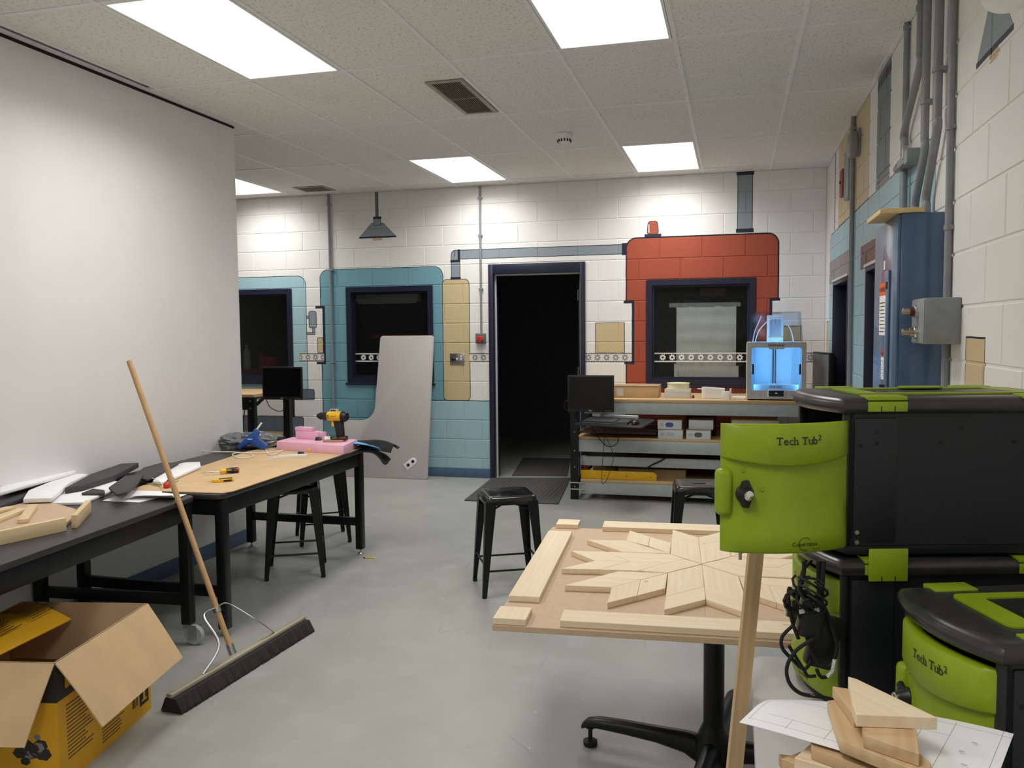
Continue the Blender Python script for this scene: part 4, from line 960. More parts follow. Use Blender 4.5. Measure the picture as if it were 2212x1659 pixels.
poly_thing('black_foam_template', [(235, 1058), (270, 1033), (310, 1030), (296, 1050), (275, 1068), (252, 1073)], .014, 'foam_black', 'black foam shape with rounded corner on the paper stack', 'foam shape', ZN+.036, .004, G1)
poly_thing('black_foam_wedge', [(176, 1070), (200, 1060), (226, 1063), (227, 1070)], .012, 'foam_black', 'small black foam wedge on the white foam sheet', 'foam shape', ZN+.015, .003, G1)
poly_thing('white_paper_sheet', [(222, 1082), (290, 1058), (352, 1058), (345, 1075), (300, 1086)], .002, 'paper', 'loose white paper pattern sheets near the table edge', 'paper', ZN+.0005, 0)
def curl(u, v): return (-.10+u*.24, -.07+v*.14, .004+.02*max(0, .35-v)**1.5*4*(.4+u)+.004*math.sin(u*5))
p = onz(330, 1075, ZN)
tag(MB().grid(curl, 16, 12).obj('curled_paper', 'paper', None, (p.x, p.y, ZN+.004), R(8), solid=.0008), 'curled white paper sheet lying on the pattern sheets', 'paper')
p = onz(362, 1057, ZN)
t = thing('red_ended_tool', 'red-ended screwdriver lying behind the broom handle', 'tool', (p.x-.05, p.y+.08, ZN), R(-62)); mm = Matrix.Translation((0, 0, .0185))
lathe_x(MB(), [(.015, -.05), (.0175, -.02), (.017, .06)], mm).obj('handle', 'black_rubber', t); lathe_x(MB(), [(.0178, .06), (.0165, .085), (.006, .094), (0, .094)], mm).obj('end_cap', 'red', t); lathe_x(MB(), [(.003, -.16), (.003, -.05)], mm).obj('blade', 'steel', t)
pts = [onz(*q, ZN+.008) for q in ((300, 1040), (320, 1044), (345, 1050), (335, 1040), (360, 1045), (385, 1038))]
tag(MB().tube(spline(pts, 6), .0025, 6).obj('green_wire', mat('green_wire', S(140, 160, 110), .5), None), 'tangled thin green wire beside the foam shapes', 'wire')
pts = [onz(*q, ZN+.03) for q in ((288, 1042), (305, 1030), (325, 1032), (345, 1040), (352, 1050))]
tag(MB().tube(spline(pts, 6), .002, 6).obj('clear_wire', 'cord_white', None), 'thin clear tube curling over the black foam shape', 'wire')
# routed wood frame project
t = thing('wood_project', 'shallow pine and fibreboard project with a rounded back near the table edge', 'wood project', onz(60, 1130, ZN))
bp = Vector(t.location)
q = [onz(*p, ZN)-bp for p in ((-60, 1180), (-60, 1130), (10, 1104), (60, 1092), (110, 1092), (165, 1108), (155, 1128), (141, 1140), (0, 1172))]
MB().prism([(p.x, p.y) for p in q], .001, .018).obj('base_board', 'mdf', t, bevel=.002)
def stickp(a, b, wd, z0, z1, name='pine_rail', m='pine_mid'):
    A = onz(*a, ZN)-bp; B = onz(*b, ZN)-bp; d = B-A
    MB().box(0, d.length, -wd/2, wd/2, z0, z1).obj(name, m, t, (A.x, A.y, 0), math.atan2(d.y, d.x), bevel=.0015)
stickp((-60, 1190), (141, 1146), .022, .0, .055); stickp((161, 1141), (192, 1106), .022, .0, .055); stickp((50, 1140), (72, 1106), .04, .019, .036, 'pine_block'); stickp((-40, 1150), (50, 1113), .05, .019, .034, 'pine_block'); stickp((-60, 1130), (25, 1108), .05, .019, .03, 'pine_block')

# ------------------------------------------------------------------ broom
soc = onz(500, 1405, .08)
A0 = onz(368, 1540); B0 = onz(658, 1362); d = (B0-A0); d.z = 0
t = thing('push_broom', 'wide push broom with long wooden handle leaning on the black table', 'broom', (A0.x, A0.y, 0), math.atan2(d.y, d.x)); inv = Matrix.Rotation(-t.rotation_euler.z, 4, 'Z') @ Matrix.Translation(-A0)
Lb = d.length
nb = MB()
def bris(u, v):
    x = .012*math.sin(v*40)+u*Lb; ph = v
    w_ = .038*(1-.25*ph)+.006*math.sin(u*70+ph*9)+.004*math.sin(u*173)
    return x, w_, ph
V = []; Fc = []; NX = 150
for i in range(NX+1):
    u = i/NX; e_ = random.uniform(-.0022, .0022); x = u*Lb
    V += [(x, -.060+e_, 0.001), (x, -.058+e_, .012), (x, -.030+e_*.5, .06), (x, .024+.5*e_, .06), (x, .040+e_, .001)]
    if i: o = 5*(i-1); Fc += [(o+j, o+(j+1) % 5, o+5+(j+1) % 5, o+5+j) for j in range(5)]
Fc += [(0, 1, 2, 3, 4), tuple(len(V)-1-j for j in range(5))]
MB().add(V, Fc).obj('bristles', 'bristle', t, smooth=20)
random.seed(3)
tf_ = MB()
for i in range(420):
    x = random.uniform(0, Lb); sy = random.choice((-1, 1)); y0 = -.031 if sy < 0 else .026
    tf_.tube([(x, y0, .056), (x+random.uniform(-.006, .006), y0+sy*random.uniform(.014, .036), .002)], .0014, 3, cap=False)
o_ = tf_.obj('bristle_ends', 'bristle', t, smooth=0); o_['kind'] = 'stuff'
MB().box(0, Lb, -.012, .020, .060, .078).obj('head_block', wood('worn_block_wood', S(168, 160, 138), S(120, 112, 96), .6, knots=False), t, bevel=.004)
soc_l = inv @ soc; tip = Vector((-2.900, 3.515, 1.416)); tip_l = inv @ tip; dr_ = (tip_l-soc_l).normalized()
MB().tube([soc_l-dr_*.02+Vector((0, 0, 0)), soc_l+dr_*.03], .018, 14).obj('socket', 'steel', t)
MB().tube([soc_l+dr_*.02, soc_l.lerp(tip_l, .5), tip_l], .0135, 14).obj('handle', 'broom_wood', t, smooth=50)
br = soc_l+dr_*.20
for sg in (-1, 1):
    MB().tube(spline([br+Vector((sg*.005, .0, .012)), br+Vector((sg*.09, .004, .0)), Vector((br.x+sg*.15, .02, .16)), Vector((soc_l.x+sg*.26, .006, .078))], 5), .006, 8, flat=.5).obj('brace', 'steel', t)
MB().tube([br-dr_*.012, br+dr_*.012], .018, 12).obj('brace_clamp', 'steel', t)
# pencil stub on the floor
a = onz(785, 1206); b = onz(815, 1207); d = b-a
t = thing('pencil_stub', 'short yellow pencil lying on the floor', 'pencil', (a.x, a.y, .0045), math.atan2(d.y, d.x)); mm = Matrix.Identity(4)
lathe_x(MB(), [(.0042, .012), (.0042, d.length-.02)], mm, 6).obj('barrel', 'dewalt_yellow', t); lathe_x(MB(), [(.0044, 0), (.0044, .012)], mm, 10).obj('ferrule', 'black_plastic', t); lathe_x(MB(), [(.0042, d.length-.02), (.0008, d.length)], mm, 6).obj('point', 'pine', t)

# ------------------------------------------------------------------ open carton
M['carton_yellow'] = mat('carton_print_yellow', S(222, 166, 28), .55, var=.03, scale=4)
M['carton_black'] = mat('carton_print_black', S(44, 40, 36), .55, var=.05, scale=4)
P0 = Vector((-2.214, 2.267, 0)); P1 = Vector((-2.33, 2.875, 0)); ez = (P1-P0).normalized(); ex = Vector((ez.y, -ez.x, 0))   # ez along the right side, ex outwards (to the right)
t = thing('open_carton', 'large open yellow tool carton with brown flaps folded out on the floor', 'box', (P0.x, P0.y, 0), math.atan2(ez.y, ez.x)-math.pi/2)
Lr = (P1-P0).length; Wb = .54; Hb = .444; th = .006     # local: x = right(+), y = away; right face at x=0
def wallp(x0, x1, y0, y1): return MB().box(x0, x1, y0, y1, 0, Hb)
MB().box(-Wb, 0, 0, Lr, 0.001, .007).obj('bottom', 'card_dark', t)
sides = {'right': (-th, 0, 0, Lr), 'left': (-Wb, -Wb+th, 0, Lr), 'front': (-Wb+th, -th, 0, th), 'back': (-Wb+th, -th, Lr-th, Lr)}
for nm, bb_ in sides.items(): MB().box(*bb_, .007, Hb).obj('side', 'card_dark', t, smooth=0)
# printed outer skins
def skin_r(y0, y1, z0, z1, m, o_=.0006, n='print'): MB().box(0, o_, y0, y1, z0, z1).obj(n, m, t, smooth=0)
def skin_f(x0, x1, z0, z1, m, o_=.0006, n='print'): MB().box(x0, x1, -o_, 0, z0, z1).obj(n, m, t, smooth=0)
skin_r(0, Lr, .0, Hb-.14, 'carton_yellow'); skin_r(0, Lr, Hb-.14, Hb, 'carton_black'); skin_f(-Wb, 0, 0, Hb-.14, 'carton_yellow'); skin_f(-Wb, 0, Hb-.14, Hb, 'carton_black')
skin_r(.05, .16, Hb-.11, Hb-.02, 'carton_yellow', .001)
random.seed(11)
for i in range(15):
    z = .27-.0135*i; skin_r(.05, .05+random.uniform(.10, .17), z, z+.004, 'carton_black', .001, 'print_line')
for i in range(12):
    z = .17-.0125*i; skin_r(.26, .26+random.uniform(.12, .18), z, z+.004, 'carton_black', .001, 'print_line')
for i in range(7): skin_r(.475+i*.006, .475+i*.006+random.choice((.002, .004)), .06, .11, 'carton_black', .001, 'print_bar')
skin_r(.53, .60, .045, .13, 'carton_black', .001, 'print_mark'); skin_r(.545, .585, .06, .067, 'carton_yellow', .0014, 'print_mark'); skin_r(.557, .573, .067, .11, 'carton_yellow', .0014, 'print_mark'); skin_r(.55, .58, .105, .112, 'carton_yellow', .0014, 'print_mark')
# picture of a motor tool on the front
for i in range(26):
    a = random.uniform(0, 6.28); r_ = random.uniform(0, .06); cx, cz = -.085+r_*math.cos(a)*.9, .13+r_*math.sin(a); s_ = random.uniform(.012, .03)
    MB().prism([(cx+s_*math.cos(q_*1.05+a), cz+s_*.8*math.sin(q_*1.05+a)) for q_ in range(6)], 0.0007+i*.00003, .0009+i*.00003, XZ).obj('print_mark', 'carton_black' if i % 3 else 'grey_conduit', t, smooth=0)
# flaps: hinge line, outward direction folded down
def flap(name, hinge_a, hinge_b, far_a, far_b, m, bump=.006):
    A, B, C_, D_ = [inv_b @ Vector(p) if len(p) == 3 else p for p in (hinge_a, hinge_b, far_b, far_a)]
    def fn(u, v):
        p = (A.lerp(B, u)).lerp(D_.lerp(C_, u), v); p = p.copy(); p.z += bump*math.sin(v*3.1)*(1+.3*math.sin(u*5)); return tuple(p)
    return MB().grid(fn, 14, 10).obj(name, m, t, solid=.005)
inv_b = Matrix.Rotation(-t.rotation_euler.z, 4, 'Z') @ Matrix.Translation(-P0)
def toW(x, y, z): return Vector((P0.x, P0.y, 0)) + ex*x + ez*y + Vector((0, 0, z))
fr = [toW(.003, 0, Hb), toW(.003, Lr, Hb), toW(.142, .03, .211), toW(.148, Lr-.01, .223)]
flap('flap', fr[0], fr[1], fr[2], fr[3], 'card')
flap('flap', toW(-Wb, -.003, Hb), toW(0, -.003, Hb), toW(-Wb-.01, -.15, .22), toW(-.03, -.131, .215), 'card')
lf = flap('flap', toW(-Wb, 0, Hb), toW(-Wb, Lr, Hb), toW(-Wb+.24, .02, Hb-.03), toW(-Wb+.25, Lr-.06, Hb-.05), 'carton_yellow', .02)
for i in range(22):
    v0 = .12+.032*i; u0 = .15+.2*(i//11); 
    A = inv_b @ toW(-Wb+.05+.008*(i % 11)*1.6, .22+.2*(i//11), 0); zz = Hb-.008*(i % 11)*1.6*.15+.004+.02*math.sin((.05+.0128*(i % 11))/.245*3.1)
    MB().box(A.x, A.x+.004, A.y, A.y+random.uniform(.10, .17), zz, zz+.001).obj('print_line', 'carton_black', lf, smooth=0)
flap('flap', toW(-Wb, Lr-.003, Hb), toW(0, Lr-.003, Hb), toW(-Wb+.02, Lr-.10, Hb-.20), toW(-.02, Lr-.09, Hb-.21), 'card_dark')

# ------------------------------------------------------------------ leaning L-shaped table panel
t = thing('table_panel', 'large grey L-shaped tabletop leaning against the blue mural wall', 'panel', (-3.09, 8.13, 0))
lean = math.atan2(D-.03-8.13, 1.5)
def w2(px, py): q = ony(px, py, 8.2); return (q.x+3.09, q.z)
out = [(-.975, .0), (-.965, .58), (-.78, .60)]
# curved inner corner
cc = [(-.78+.0, .605)]; 
for k_ in range(9):
    a = R(-90+90*k_/8); cc.append((-.77+.155*math.cos(a), .605+.155+.155*math.sin(a)))
pol = [(-.985, .02), (-.965, .0), (-.02, .0), (0, .02), (.028, 1.49), (.010, 1.512), (-.555, 1.512), (-.578, 1.49)]+[(p[0], p[1]) for p in cc[::-1]]+[(-.95, .605), (-.968, .585)]
MB().prism(pol, -.012, .012, Matrix.Rotation(-lean, 4, 'X') @ XZ).obj('slab', 'panel_grey', t, bevel=.004)
mm = Matrix.Rotation(-lean, 4, 'X') @ Matrix.Translation((-.19, -.0125, .165)) @ Matrix.Rotation(R(-38), 4, 'Y') @ XZ
g = MB().prism(rrect(-.075, .075, -.037, .037, (.006, .035, .035, .006)), 0, .004, mm).obj('cable_grommet', 'white_plastic', t, bevel=.001)
for a in (-.032, .032): MB().lathe([(.017, .004), (.017, .005), (0, .005)], 18, mm @ Matrix.Translation((a, 0, 0))).obj('grommet_hole', 'vent_hole', g)
# ------------------------------------------------------------------ shelf bench under the red mural
BX0, BX1, BY0, BY1 = -1.445, .66, 7.47, 8.28
t = thing('shelf_bench', 'long adjustable workbench with pale board shelves and grey beams', 'workbench', (BX0, BY0, 0)); Lw = BX1-BX0; Dw = BY1-BY0
MB().box(.03, Lw+.03, .0, Dw, .893, .925).obj('top_board', 'bench_wood', t, bevel=.003)
MB().box(.13, Lw-.10, .004, .03, .79, .893).obj('beam', 'bench_grey', t, bevel=.002)
MB().box(.05, Lw-.02, .02, Dw-.02, .548, .572).obj('shelf_board', 'bench_wood', t, bevel=.002)
MB().box(.05, Lw-.02, .010, .02, .44, .548).obj('beam', 'bench_grey', t, bevel=.001)
MB().box(.07, Lw-.05, .10, .14, .30, .385).obj('beam', 'bench_grey', t, bevel=.002); MB().box(.07, Lw-.05, .14, Dw-.02, .372, .384).obj('shelf_board', 'black_paint', t)
MB().box(.09, Lw-.02, .0, Dw-.02, .163, .187).obj('shelf_board', 'bench_wood', t, bevel=.002)
MB().box(.10, Lw-.04, .006, .03, .055, .163).obj('beam', 'bench_grey', t, bevel=.002)
for x in (0.0, Lw-.055):
    for y in (-.01, Dw-.06):
        lg = MB().box(x, x+.075, y, y+.012, 0, .89).box(x, x+.010, y+.012, y+.06, 0, .89).obj('post', 'black_paint', t, bevel=.002)
        for zz in (.09, .15):
            if y < 0 and x < 1: MB().box(x-.012, x+.125, y-.008, y, zz, zz+.012).obj('bracket', 'steel', lg)
        if y < 0:
            for zz in (.12, .3, .45, .62): MB().lathe([(.006, 0), (.006, .004), (0, .004)], 8, Matrix.Translation((x+.04, y, zz)) @ Matrix.Rotation(R(90), 4, 'X')).obj('bolt', 'steel', lg)
    MB().box(x+.010, x+.075, 0, .012, .04, .20).obj('gusset', 'black_paint', t)
    for zz in (.10, .46, .82): MB().box(x+.01, x+.04, .06, Dw-.06, zz, zz+.05).obj('end_rail', 'black_paint', t)
# red end cap + yellow level + cartons on the lower shelf
def bx(x, y, z): return Vector((BX0+x, BY0+y, z))
t = thing('spirit_level', 'long yellow spirit level on the bottom shelf of the bench', 'level', bx(.085, .03, .1875))
MB().prism([(0, .01), (0, .075), (.66, .075), (.69, .055), (.69, 0), (.0, 0)], -.045, -.02, XZ).obj('body', 'yellow', t, bevel=.003)
for a in (.22, .42, .64): MB().lathe([(.005, 0), (.005, .001), (0, .001)], 10, Matrix.Translation((a, .02, .03)) @ Matrix.Rotation(R(90), 4, 'X')).obj('hole', 'black_paint', t)
t = thing('red_bar_clamp', 'red clamp end standing behind the black bench post', 'clamp', bx(.09, .20, .1875)); MB().box(0, .035, 0, .04, 0, .175).obj('jaw', 'red', t, bevel=.006); MB().box(.012, .022, .04, .30, .06, .085).obj('bar', 'steel', t)
t = thing('flat_carton', 'long flat brown carton on the bottom bench shelf', 'box', bx(.40, .25, .1875)); MB().box(0, .62, 0, .22, 0, .07).obj('carton', 'card', t, bevel=.003); MB().box(.28, .33, -.0008, .22, 0, .0708).obj('tape', 'card_dark', t, smooth=0)
t = thing('flat_carton', 'short flat brown carton beside the long one on the bottom shelf', 'box', bx(.15, .34, .1875)); MB().box(0, .22, 0, .22, 0, .06).obj('carton', 'card_dark', t, bevel=.003); MB().box(.08, .12, -.0008, .22, 0, .0608).obj('tape', 'card', t, smooth=0)
# filament cartons on the middle shelf
M['label_grey'] = mat('pale_carton_print', S(205, 205, 204), .5, var=.02)
def fil(x, y, z, w_, colr, label, rz=0, win=True):
    t = thing('filament_box', label, 'box', bx(x, y, z), rz, 'filament boxes on the shelf'); hh = .082
    MB().box(0, w_, 0, .21, 0, hh).obj('carton', 'label_grey', t, bevel=.002)
    if win:
        MB().prism(rrect(w_*.33, w_*.66, .02, .062, .021), 0, .0012, XZ).obj('window', colr, t, smooth=0)
        for q_ in range(3): MB().box(w_*.08, w_*.25, -.0008, 0, .05-.01*q_, .053-.01*q_).obj('print_line', 'grey_conduit', t, smooth=0)
    MB().box(0, w_, -.002, .21, hh, hh+.003).obj('lid', 'card_dark', t)
M['spool_blue'] = mat('blue_filament', S(70, 76, 150), .35); M['spool_grey'] = mat('silver_filament', S(176, 180, 178), .35); M['spool_dark'] = mat('dark_filament', S(88, 90, 94), .35)
fil(.79, .02, .5725, .215, 'spool_grey', 'white filament box with a silver window, under another box'); fil(.785, .02, .6585, .21, 'spool_blue', 'white filament box with a blue window, on top of its stack')
fil(1.035, .03, .5725, .21, 'spool_dark', 'white filament box with a dark window on the middle shelf'); fil(1.055, .06, .6585, .21, 'spool_dark', 'plain white box on top of the dark-window filament box', 0, False)
t = thing('black_bin', 'black tray on the middle shelf behind the white boxes', 'bin', bx(1.02, .34, .5725)); MB().box(0, .26, 0, .25, 0, .165).obj('bin', 'black_plastic', t, bevel=.008); MB().box(-.008, .268, -.008, .258, .165, .175).obj('rim', 'black_plastic', t, bevel=.003)
t = thing('pale_carton', 'pale wooden box on the middle shelf behind the green door', 'box', bx(1.42, .12, .5725)); MB().box(0, .40, 0, .25, 0, .17).obj('carton', 'pine', t, bevel=.003); MB().box(.02, .38, .02, .23, .17, .176).obj('lid', 'card', t, bevel=.002)
t = thing('shelf_mat', 'folded dark cloth, widened to darken the shaded middle bench shelf', 'cloth', bx(.07, .06, .5725)); MB().grid(lambda u, v: (u*.70, v*.65, .02+.016*math.sin(u*8+v*5)*math.sin(v*7)+.012), 16, 12).obj('cloth', mat('brown_cloth', S(84, 70, 56), .9), t, solid=.016)  # cloth made wider so its dark brown also stands for the shelf's shade
# things on the bench top
ZB = .9255
t = thing('brown_carton', 'closed brown cardboard box on the bench top', 'box', bx(.345, .14, ZB)); MB().box(0, .435, 0, .28, 0, .105).obj('carton', 'card', t, bevel=.003); MB().box(-.004, .439, -.004, .284, .105, .111).obj('lid', 'card_dark', t, bevel=.002); MB().box(.06, .12, -.001, 0, .02, .09).obj('torn_label', 'label_grey', t, smooth=0)
t = thing('spool_carton', 'low white carton under the clear spool on the bench top', 'box', bx(.835, .15, ZB)); MB().box(0, .225, 0, .22, 0, .078).obj('carton', 'label_grey', t, bevel=.002); MB().box(.0, .225, -.0015, 0, .06, .085).obj('flap', 'white_plastic', t)
t = thing('filament_spool', 'pale yellow filament spool lying on the white carton', 'spool', bx(.95, .26, ZB+.0785))
for z0 in (0, .05): MB().lathe([(.028, z0), (.103, z0), (.103, z0+.004), (.028, z0+.004)], 32).obj('flange', 'glass' if False else 'filament', t)
MB().lathe([(.03, .004), (.097, .004), (.098, .027), (.097, .05), (.03, .05)], 32).obj('winding', 'filament', t)
t = thing('spool_holder', 'white plastic spool holder tray on the bench top', 'tray', bx(1.16, .16, ZB))
MB().prism(rrect(0, .20, 0, .17, .03), .001, .006).obj('tray_floor', 'white_plastic', t); o_ = rrect(0, .20, 0, .17, .03); i_ = rrect(.004, .196, .004, .166, .027)
frame_poly(MB(), o_, i_, 0, 0) if False else None
wl = MB(); n = len(o_); V = [(x, y, .004) for x, y in o_]+[(x, y, .004) for x, y in i_]+[(x, y, .085+.01*(x < .05)) for x, y in o_]+[(x, y, .085+.01*(x < .05)) for x, y in i_]
wl.add(V, [f_ for i in range(n) for f_ in ((i, (i+1) % n, 2*n+(i+1) % n, 2*n+i), (n+i, 3*n+i, 3*n+(i+1) % n, n+(i+1) % n), (2*n+i, 2*n+(i+1) % n, 3*n+(i+1) % n, 3*n+i))]).obj('tray_wall', 'white_plastic', t)
MB().box(-.04, .02, .06, .08, .078, .086).obj('tab', 'white_plastic', t, bevel=.003)
t = thing('white_bracket', 'small white plastic bracket standing beside the spool holder', 'bracket', bx(1.335, .07, ZB), R(-12)); MB().box(0, .075, 0, .006, 0, .075).obj('plate', 'white_plastic', t, bevel=.002); MB().box(.069, .075, 0, .05, 0, .10).obj('fin', 'white_plastic', t, bevel=.002)
t = thing('white_tray', 'flat white plastic dish next to the printer', 'tray', bx(1.43, .10, ZB)); MB().prism(rrect(0, .11, 0, .10, .02), 0, .022).obj('dish', 'white_plastic', t, bevel=.004); MB().prism(rrect(.01, .10, .01, .09, .018), .022, .023).obj('inlay', 'label_grey', t)
t = thing('small_clip', 'small dark red clip on the bench beside the spool carton', 'clip', bx(1.075, .2, ZB)); MB().box(0, .02, 0, .02, 0, .025).obj('body', 'black_plastic', t, bevel=.003); MB().box(.004, .016, -.004, 0, .01, .02).obj('jaw', 'red', t)
pts = [bx(-.02+.34, .30, ZB+.1), bx(.31, .32, ZB+.085), bx(.25, .36, ZB+.05), bx(.2, .4, ZB+.01)]
tag(MB().tube(spline(pts, 5), .003, 6).obj('thin_cord', 'cord_white', None), 'thin pale cord hanging off the back of the brown carton', 'cord')

# ------------------------------------------------------------------ monitors on arms
def monitor(name, label, loc, rz, w_, h_, stand=None):
    t = thing(name, label, 'monitor', loc, rz)
    MB().box(-w_/2, w_/2, 0, .028, 0, h_).obj('bezel', 'black_plastic', t, bevel=.005)
    MB().box(-w_/2+.016, w_/2-.016, -.0012, .0, .026, h_-.016).obj('screen', 'screen', t, smooth=0)
    MB().box(-w_/2+.05, w_/2-.05, .028, .055, .06, h_-.05).obj('back_shell', 'black_plastic', t, bevel=.012)
    tx, tf = text_mesh('DELL', .014, bold=.02); 
    MB().add(tx, tf, Matrix.Translation((0, -.0012, .008)) @ Matrix.Rotation(R(90), 4, 'X')).obj('lettering', 'white_trim', t, smooth=0)
    for i in range(4): MB().box(w_/2-.075+i*.016, w_/2-.070+i*.016, -.0015, 0, .009, .013).obj('button', 'white_trim', t, smooth=0)
    return t
q = ony(1226, 889, 7.30); q2 = ony(1326, 889, 7.30)
t = monitor('arm_monitor', 'black monitor on an arm at the bench end beside the doorway', (.5*(q.x+q2.x), 7.30, q.z), 0, q2.x-q.x, .325)
MB().tube([(-.05, .055, .16), (-.10, .12, .12), (-.17, .155, -.05)], .02, 10).obj('arm', 'black_paint', t)
MB().tube(spline([(-.2, .03, .10), (-.235, .03, .08), (-.235, .04, .02), (-.19, .05, -.02)], 5), .006, 8).obj('pivot_loop', 'black_paint', t)
q = ony(568, 862, 7.25); q2 = ony(652, 862, 7.25)
t = monitor('arm_monitor', 'black monitor on an angled arm in front of the painted grey desk mural', (.5*(q.x+q2.x), 7.25, q.z), R(2), q2.x-q.x, .315)
MB().box(-.225, -.19, .03, .07, .02, .11).obj('arm_head', 'black_paint', t, bevel=.005)
MB().tube([(-.20, .05, .03), (-.33, .10, -.06)], .018, 8).obj('arm', 'black_paint', t)
MB().tube(spline([(-.19, .03, 0), (-.15, .03, -.08), (-.06, .03, -.12), (.0, .03, -.10), (.0, .03, -.03), (-.01, .03, .02)], 6), .004, 7).obj('cable', 'black_rubber', t)
MB().tube([(0, .03, -.05), (0, .03, -.075)], .008, 8).obj('connector', 'black_rubber', t)
# second bench, mostly hidden by the partition
t = thing('corner_bench', 'pale topped bench with black post mostly hidden behind the partition end', 'workbench', (-4.62, 7.35, 0))
MB().box(-1.2, .0, 0, .75, .905, .935).obj('top_board', 'bench_wood', t, bevel=.003)
MB().box(-.075, .0, -.005, .06, 0, .905).obj('post', 'black_paint', t, bevel=.004); MB().box(-.16, .01, -.012, .03, .78, .905).obj('clamp_bracket', 'black_paint', t, bevel=.006)
MB().box(-1.2, -.08, .02, .73, .45, .475).obj('shelf_board', 'bench_wood', t, bevel=.002); MB().box(-1.2, -.08, .01, .03, .80, .90).obj('beam', 'bench_grey', t)
MB().box(-1.2, -1.13, .0, .06, 0, .905).obj('post', 'black_paint', t); MB().box(-.075, 0, .68, .74, 0, .905).obj('post', 'black_paint', t)
for zz in (.80, .87): MB().lathe([(.008, 0), (.008, .005), (0, .005)], 8, Matrix.Translation((-.035, -.012, zz)) @ Matrix.Rotation(R(90), 4, 'X')).obj('bolt', 'steel', t)
MB().tube(spline([(-.10, .01, .85), (-.13, .0, .6), (-.09, .01, .45), (-.12, .02, .3)], 6), .005, 7).obj('cable', 'black_rubber', t)
# computer screen seen edge-on beside the printer
q = ony(1775, 868, 7.62)
t = thing('desktop_monitor', 'wide monitor seen almost edge-on beside the printer, on a stand', 'monitor', (q.x-.01, 7.66, ZB), R(-79))
MB().box(-.24, .24, 0, .045, .05, .41).obj('bezel', 'black_plastic', t, bevel=.006); MB().box(-.225, .225, -.0015, 0, .068, .395).obj('screen', mat('screen_reflection_grey', S(116, 115, 117), .25), t, smooth=0)  # grey of the reflection on the screen is put into its base colour
bs = MB().box(-.20, .20, .045, .075, .08, .38).obj('back_shell', 'black_plastic', t, bevel=.012)
for i in range(14): MB().box(-.18, .18, .075, .078, .10+i*.018, .108+i*.018).obj('vent_rib', 'black_rubber', bs, smooth=0)
MB().box(-.04, .04, .05, .085, 0, .1).obj('stand_neck', 'black_plastic', t, bevel=.004); MB().prism(rrect(-.12, .12, -.04, .14, .04), 0, .012).obj('stand_base', 'black_plastic', t, bevel=.003)

# ------------------------------------------------------------------ keyboard tray
A = Vector((-1.36, 7.19, .712)); TRM = Matrix.Translation(A) @ Matrix.Rotation(R(-15), 4, 'Z') @ Matrix.Rotation(R(6.5), 4, 'X')
def tray_at(x, y): return tuple((TRM @ Vector((x, y, .0125)))), TRM.to_euler()
t = thing('keyboard_tray', 'black sliding keyboard tray tilted out from under the bench top', 'tray'); t.location = A; t.rotation_euler = TRM.to_euler()
MB().prism(rrect(0, .63, 0, .34, .03), 0, .012).obj('tray', 'black_plastic', t, bevel=.004)
for a_ in (.12, .42): MB().box(a_, a_+.02, .30, .40, -.01, .004).obj('bracket', 'black_paint', t)
MB().box(.10, .46, .34, .37, .006, .03).obj('slide_rail', 'white_trim', t)
tl = Vector(t.location)
t = thing('keyboard', 'black computer keyboard on the sliding tray', 'keyboard', (0, 0, 0))
t.location, t.rotation_euler = tray_at(.05, .07)
MB().box(0, .42, 0, .15, 0, .012).obj('case', 'black_plastic', t, bevel=.003)
MB().box(-.002, .422, -.002, .002, .001, .006).obj('edge_strip', 'grey_conduit', t)
_k = MB().box(-.0082, .0082, -.0085, .0085, 0, .006).mesh('key', bevel=.0015, seg=1); _k.materials.append(mat('keycap', S(74, 74, 76), .5))
for r_ in range(6):
    for c_ in range(21):
        if c_ in (15, 18 if r_ < 0 else -1): continue
        link('key', _k, None, t, (.015+c_*.0195, .018+r_*.0225, .012))
t = thing('computer_mouse', 'black computer mouse beside the keyboard', 'mouse', (0, 0, 0))
t.location, t.rotation_euler = tray_at(.53, .12)
def mou(u, v):
    a = u*2*math.pi; ph = v*math.pi/2
    return (.03*math.cos(a)*math.cos(ph)**.6, .055*math.sin(a)*math.cos(ph)**.6, .036*math.sin(ph))
MB().grid(mou, 22, 9).obj('shell', 'black_gloss', t, weld=True); MB().tube([(0, .025, .036), (0, .035, .034)], .004, 8).obj('wheel', 'steel', t)
pts = [Vector((tl.x+.1, tl.y+.3, tl.z-.005)), Vector((tl.x+.16, tl.y+.26, tl.z-.12)), Vector((tl.x+.27, tl.y+.22, tl.z-.21)), Vector((tl.x+.36, tl.y+.22, tl.z-.16)), Vector((tl.x+.32, tl.y+.28, tl.z-.02))]
tag(MB().tube(spline(pts, 7), .0035, 6).obj('black_cable', 'black_rubber', None), 'black cable hanging in a loop below the keyboard tray', 'cable')
pts = [Vector((tl.x+.22, tl.y+.3, tl.z-.005)), Vector((tl.x+.24, tl.y+.25, tl.z-.1)), Vector((tl.x+.31, tl.y+.24, tl.z-.28)), Vector((tl.x+.30, tl.y+.24, tl.z-.38)), Vector((tl.x+.25, tl.y+.22, tl.z-.52)), Vector((tl.x+.21, tl.y+.22, tl.z-.50)), Vector((tl.x+.24, tl.y+.26, tl.z-.01))]
tag(MB().tube(spline(pts, 7), .0025, 6).obj('black_cable', 'black_rubber', None), 'thin black cable hanging low from the keyboard tray', 'cable')
pts = [Vector((tl.x-.03, tl.y+.30, tl.z-.01)), Vector((tl.x+.06, tl.y+.28, tl.z-.03)), Vector((tl.x+.12, tl.y+.3, tl.z-.02)), Vector((tl.x+.2, tl.y+.27, tl.z-.04)), Vector((tl.x+.3, tl.y+.3, tl.z-.01))]
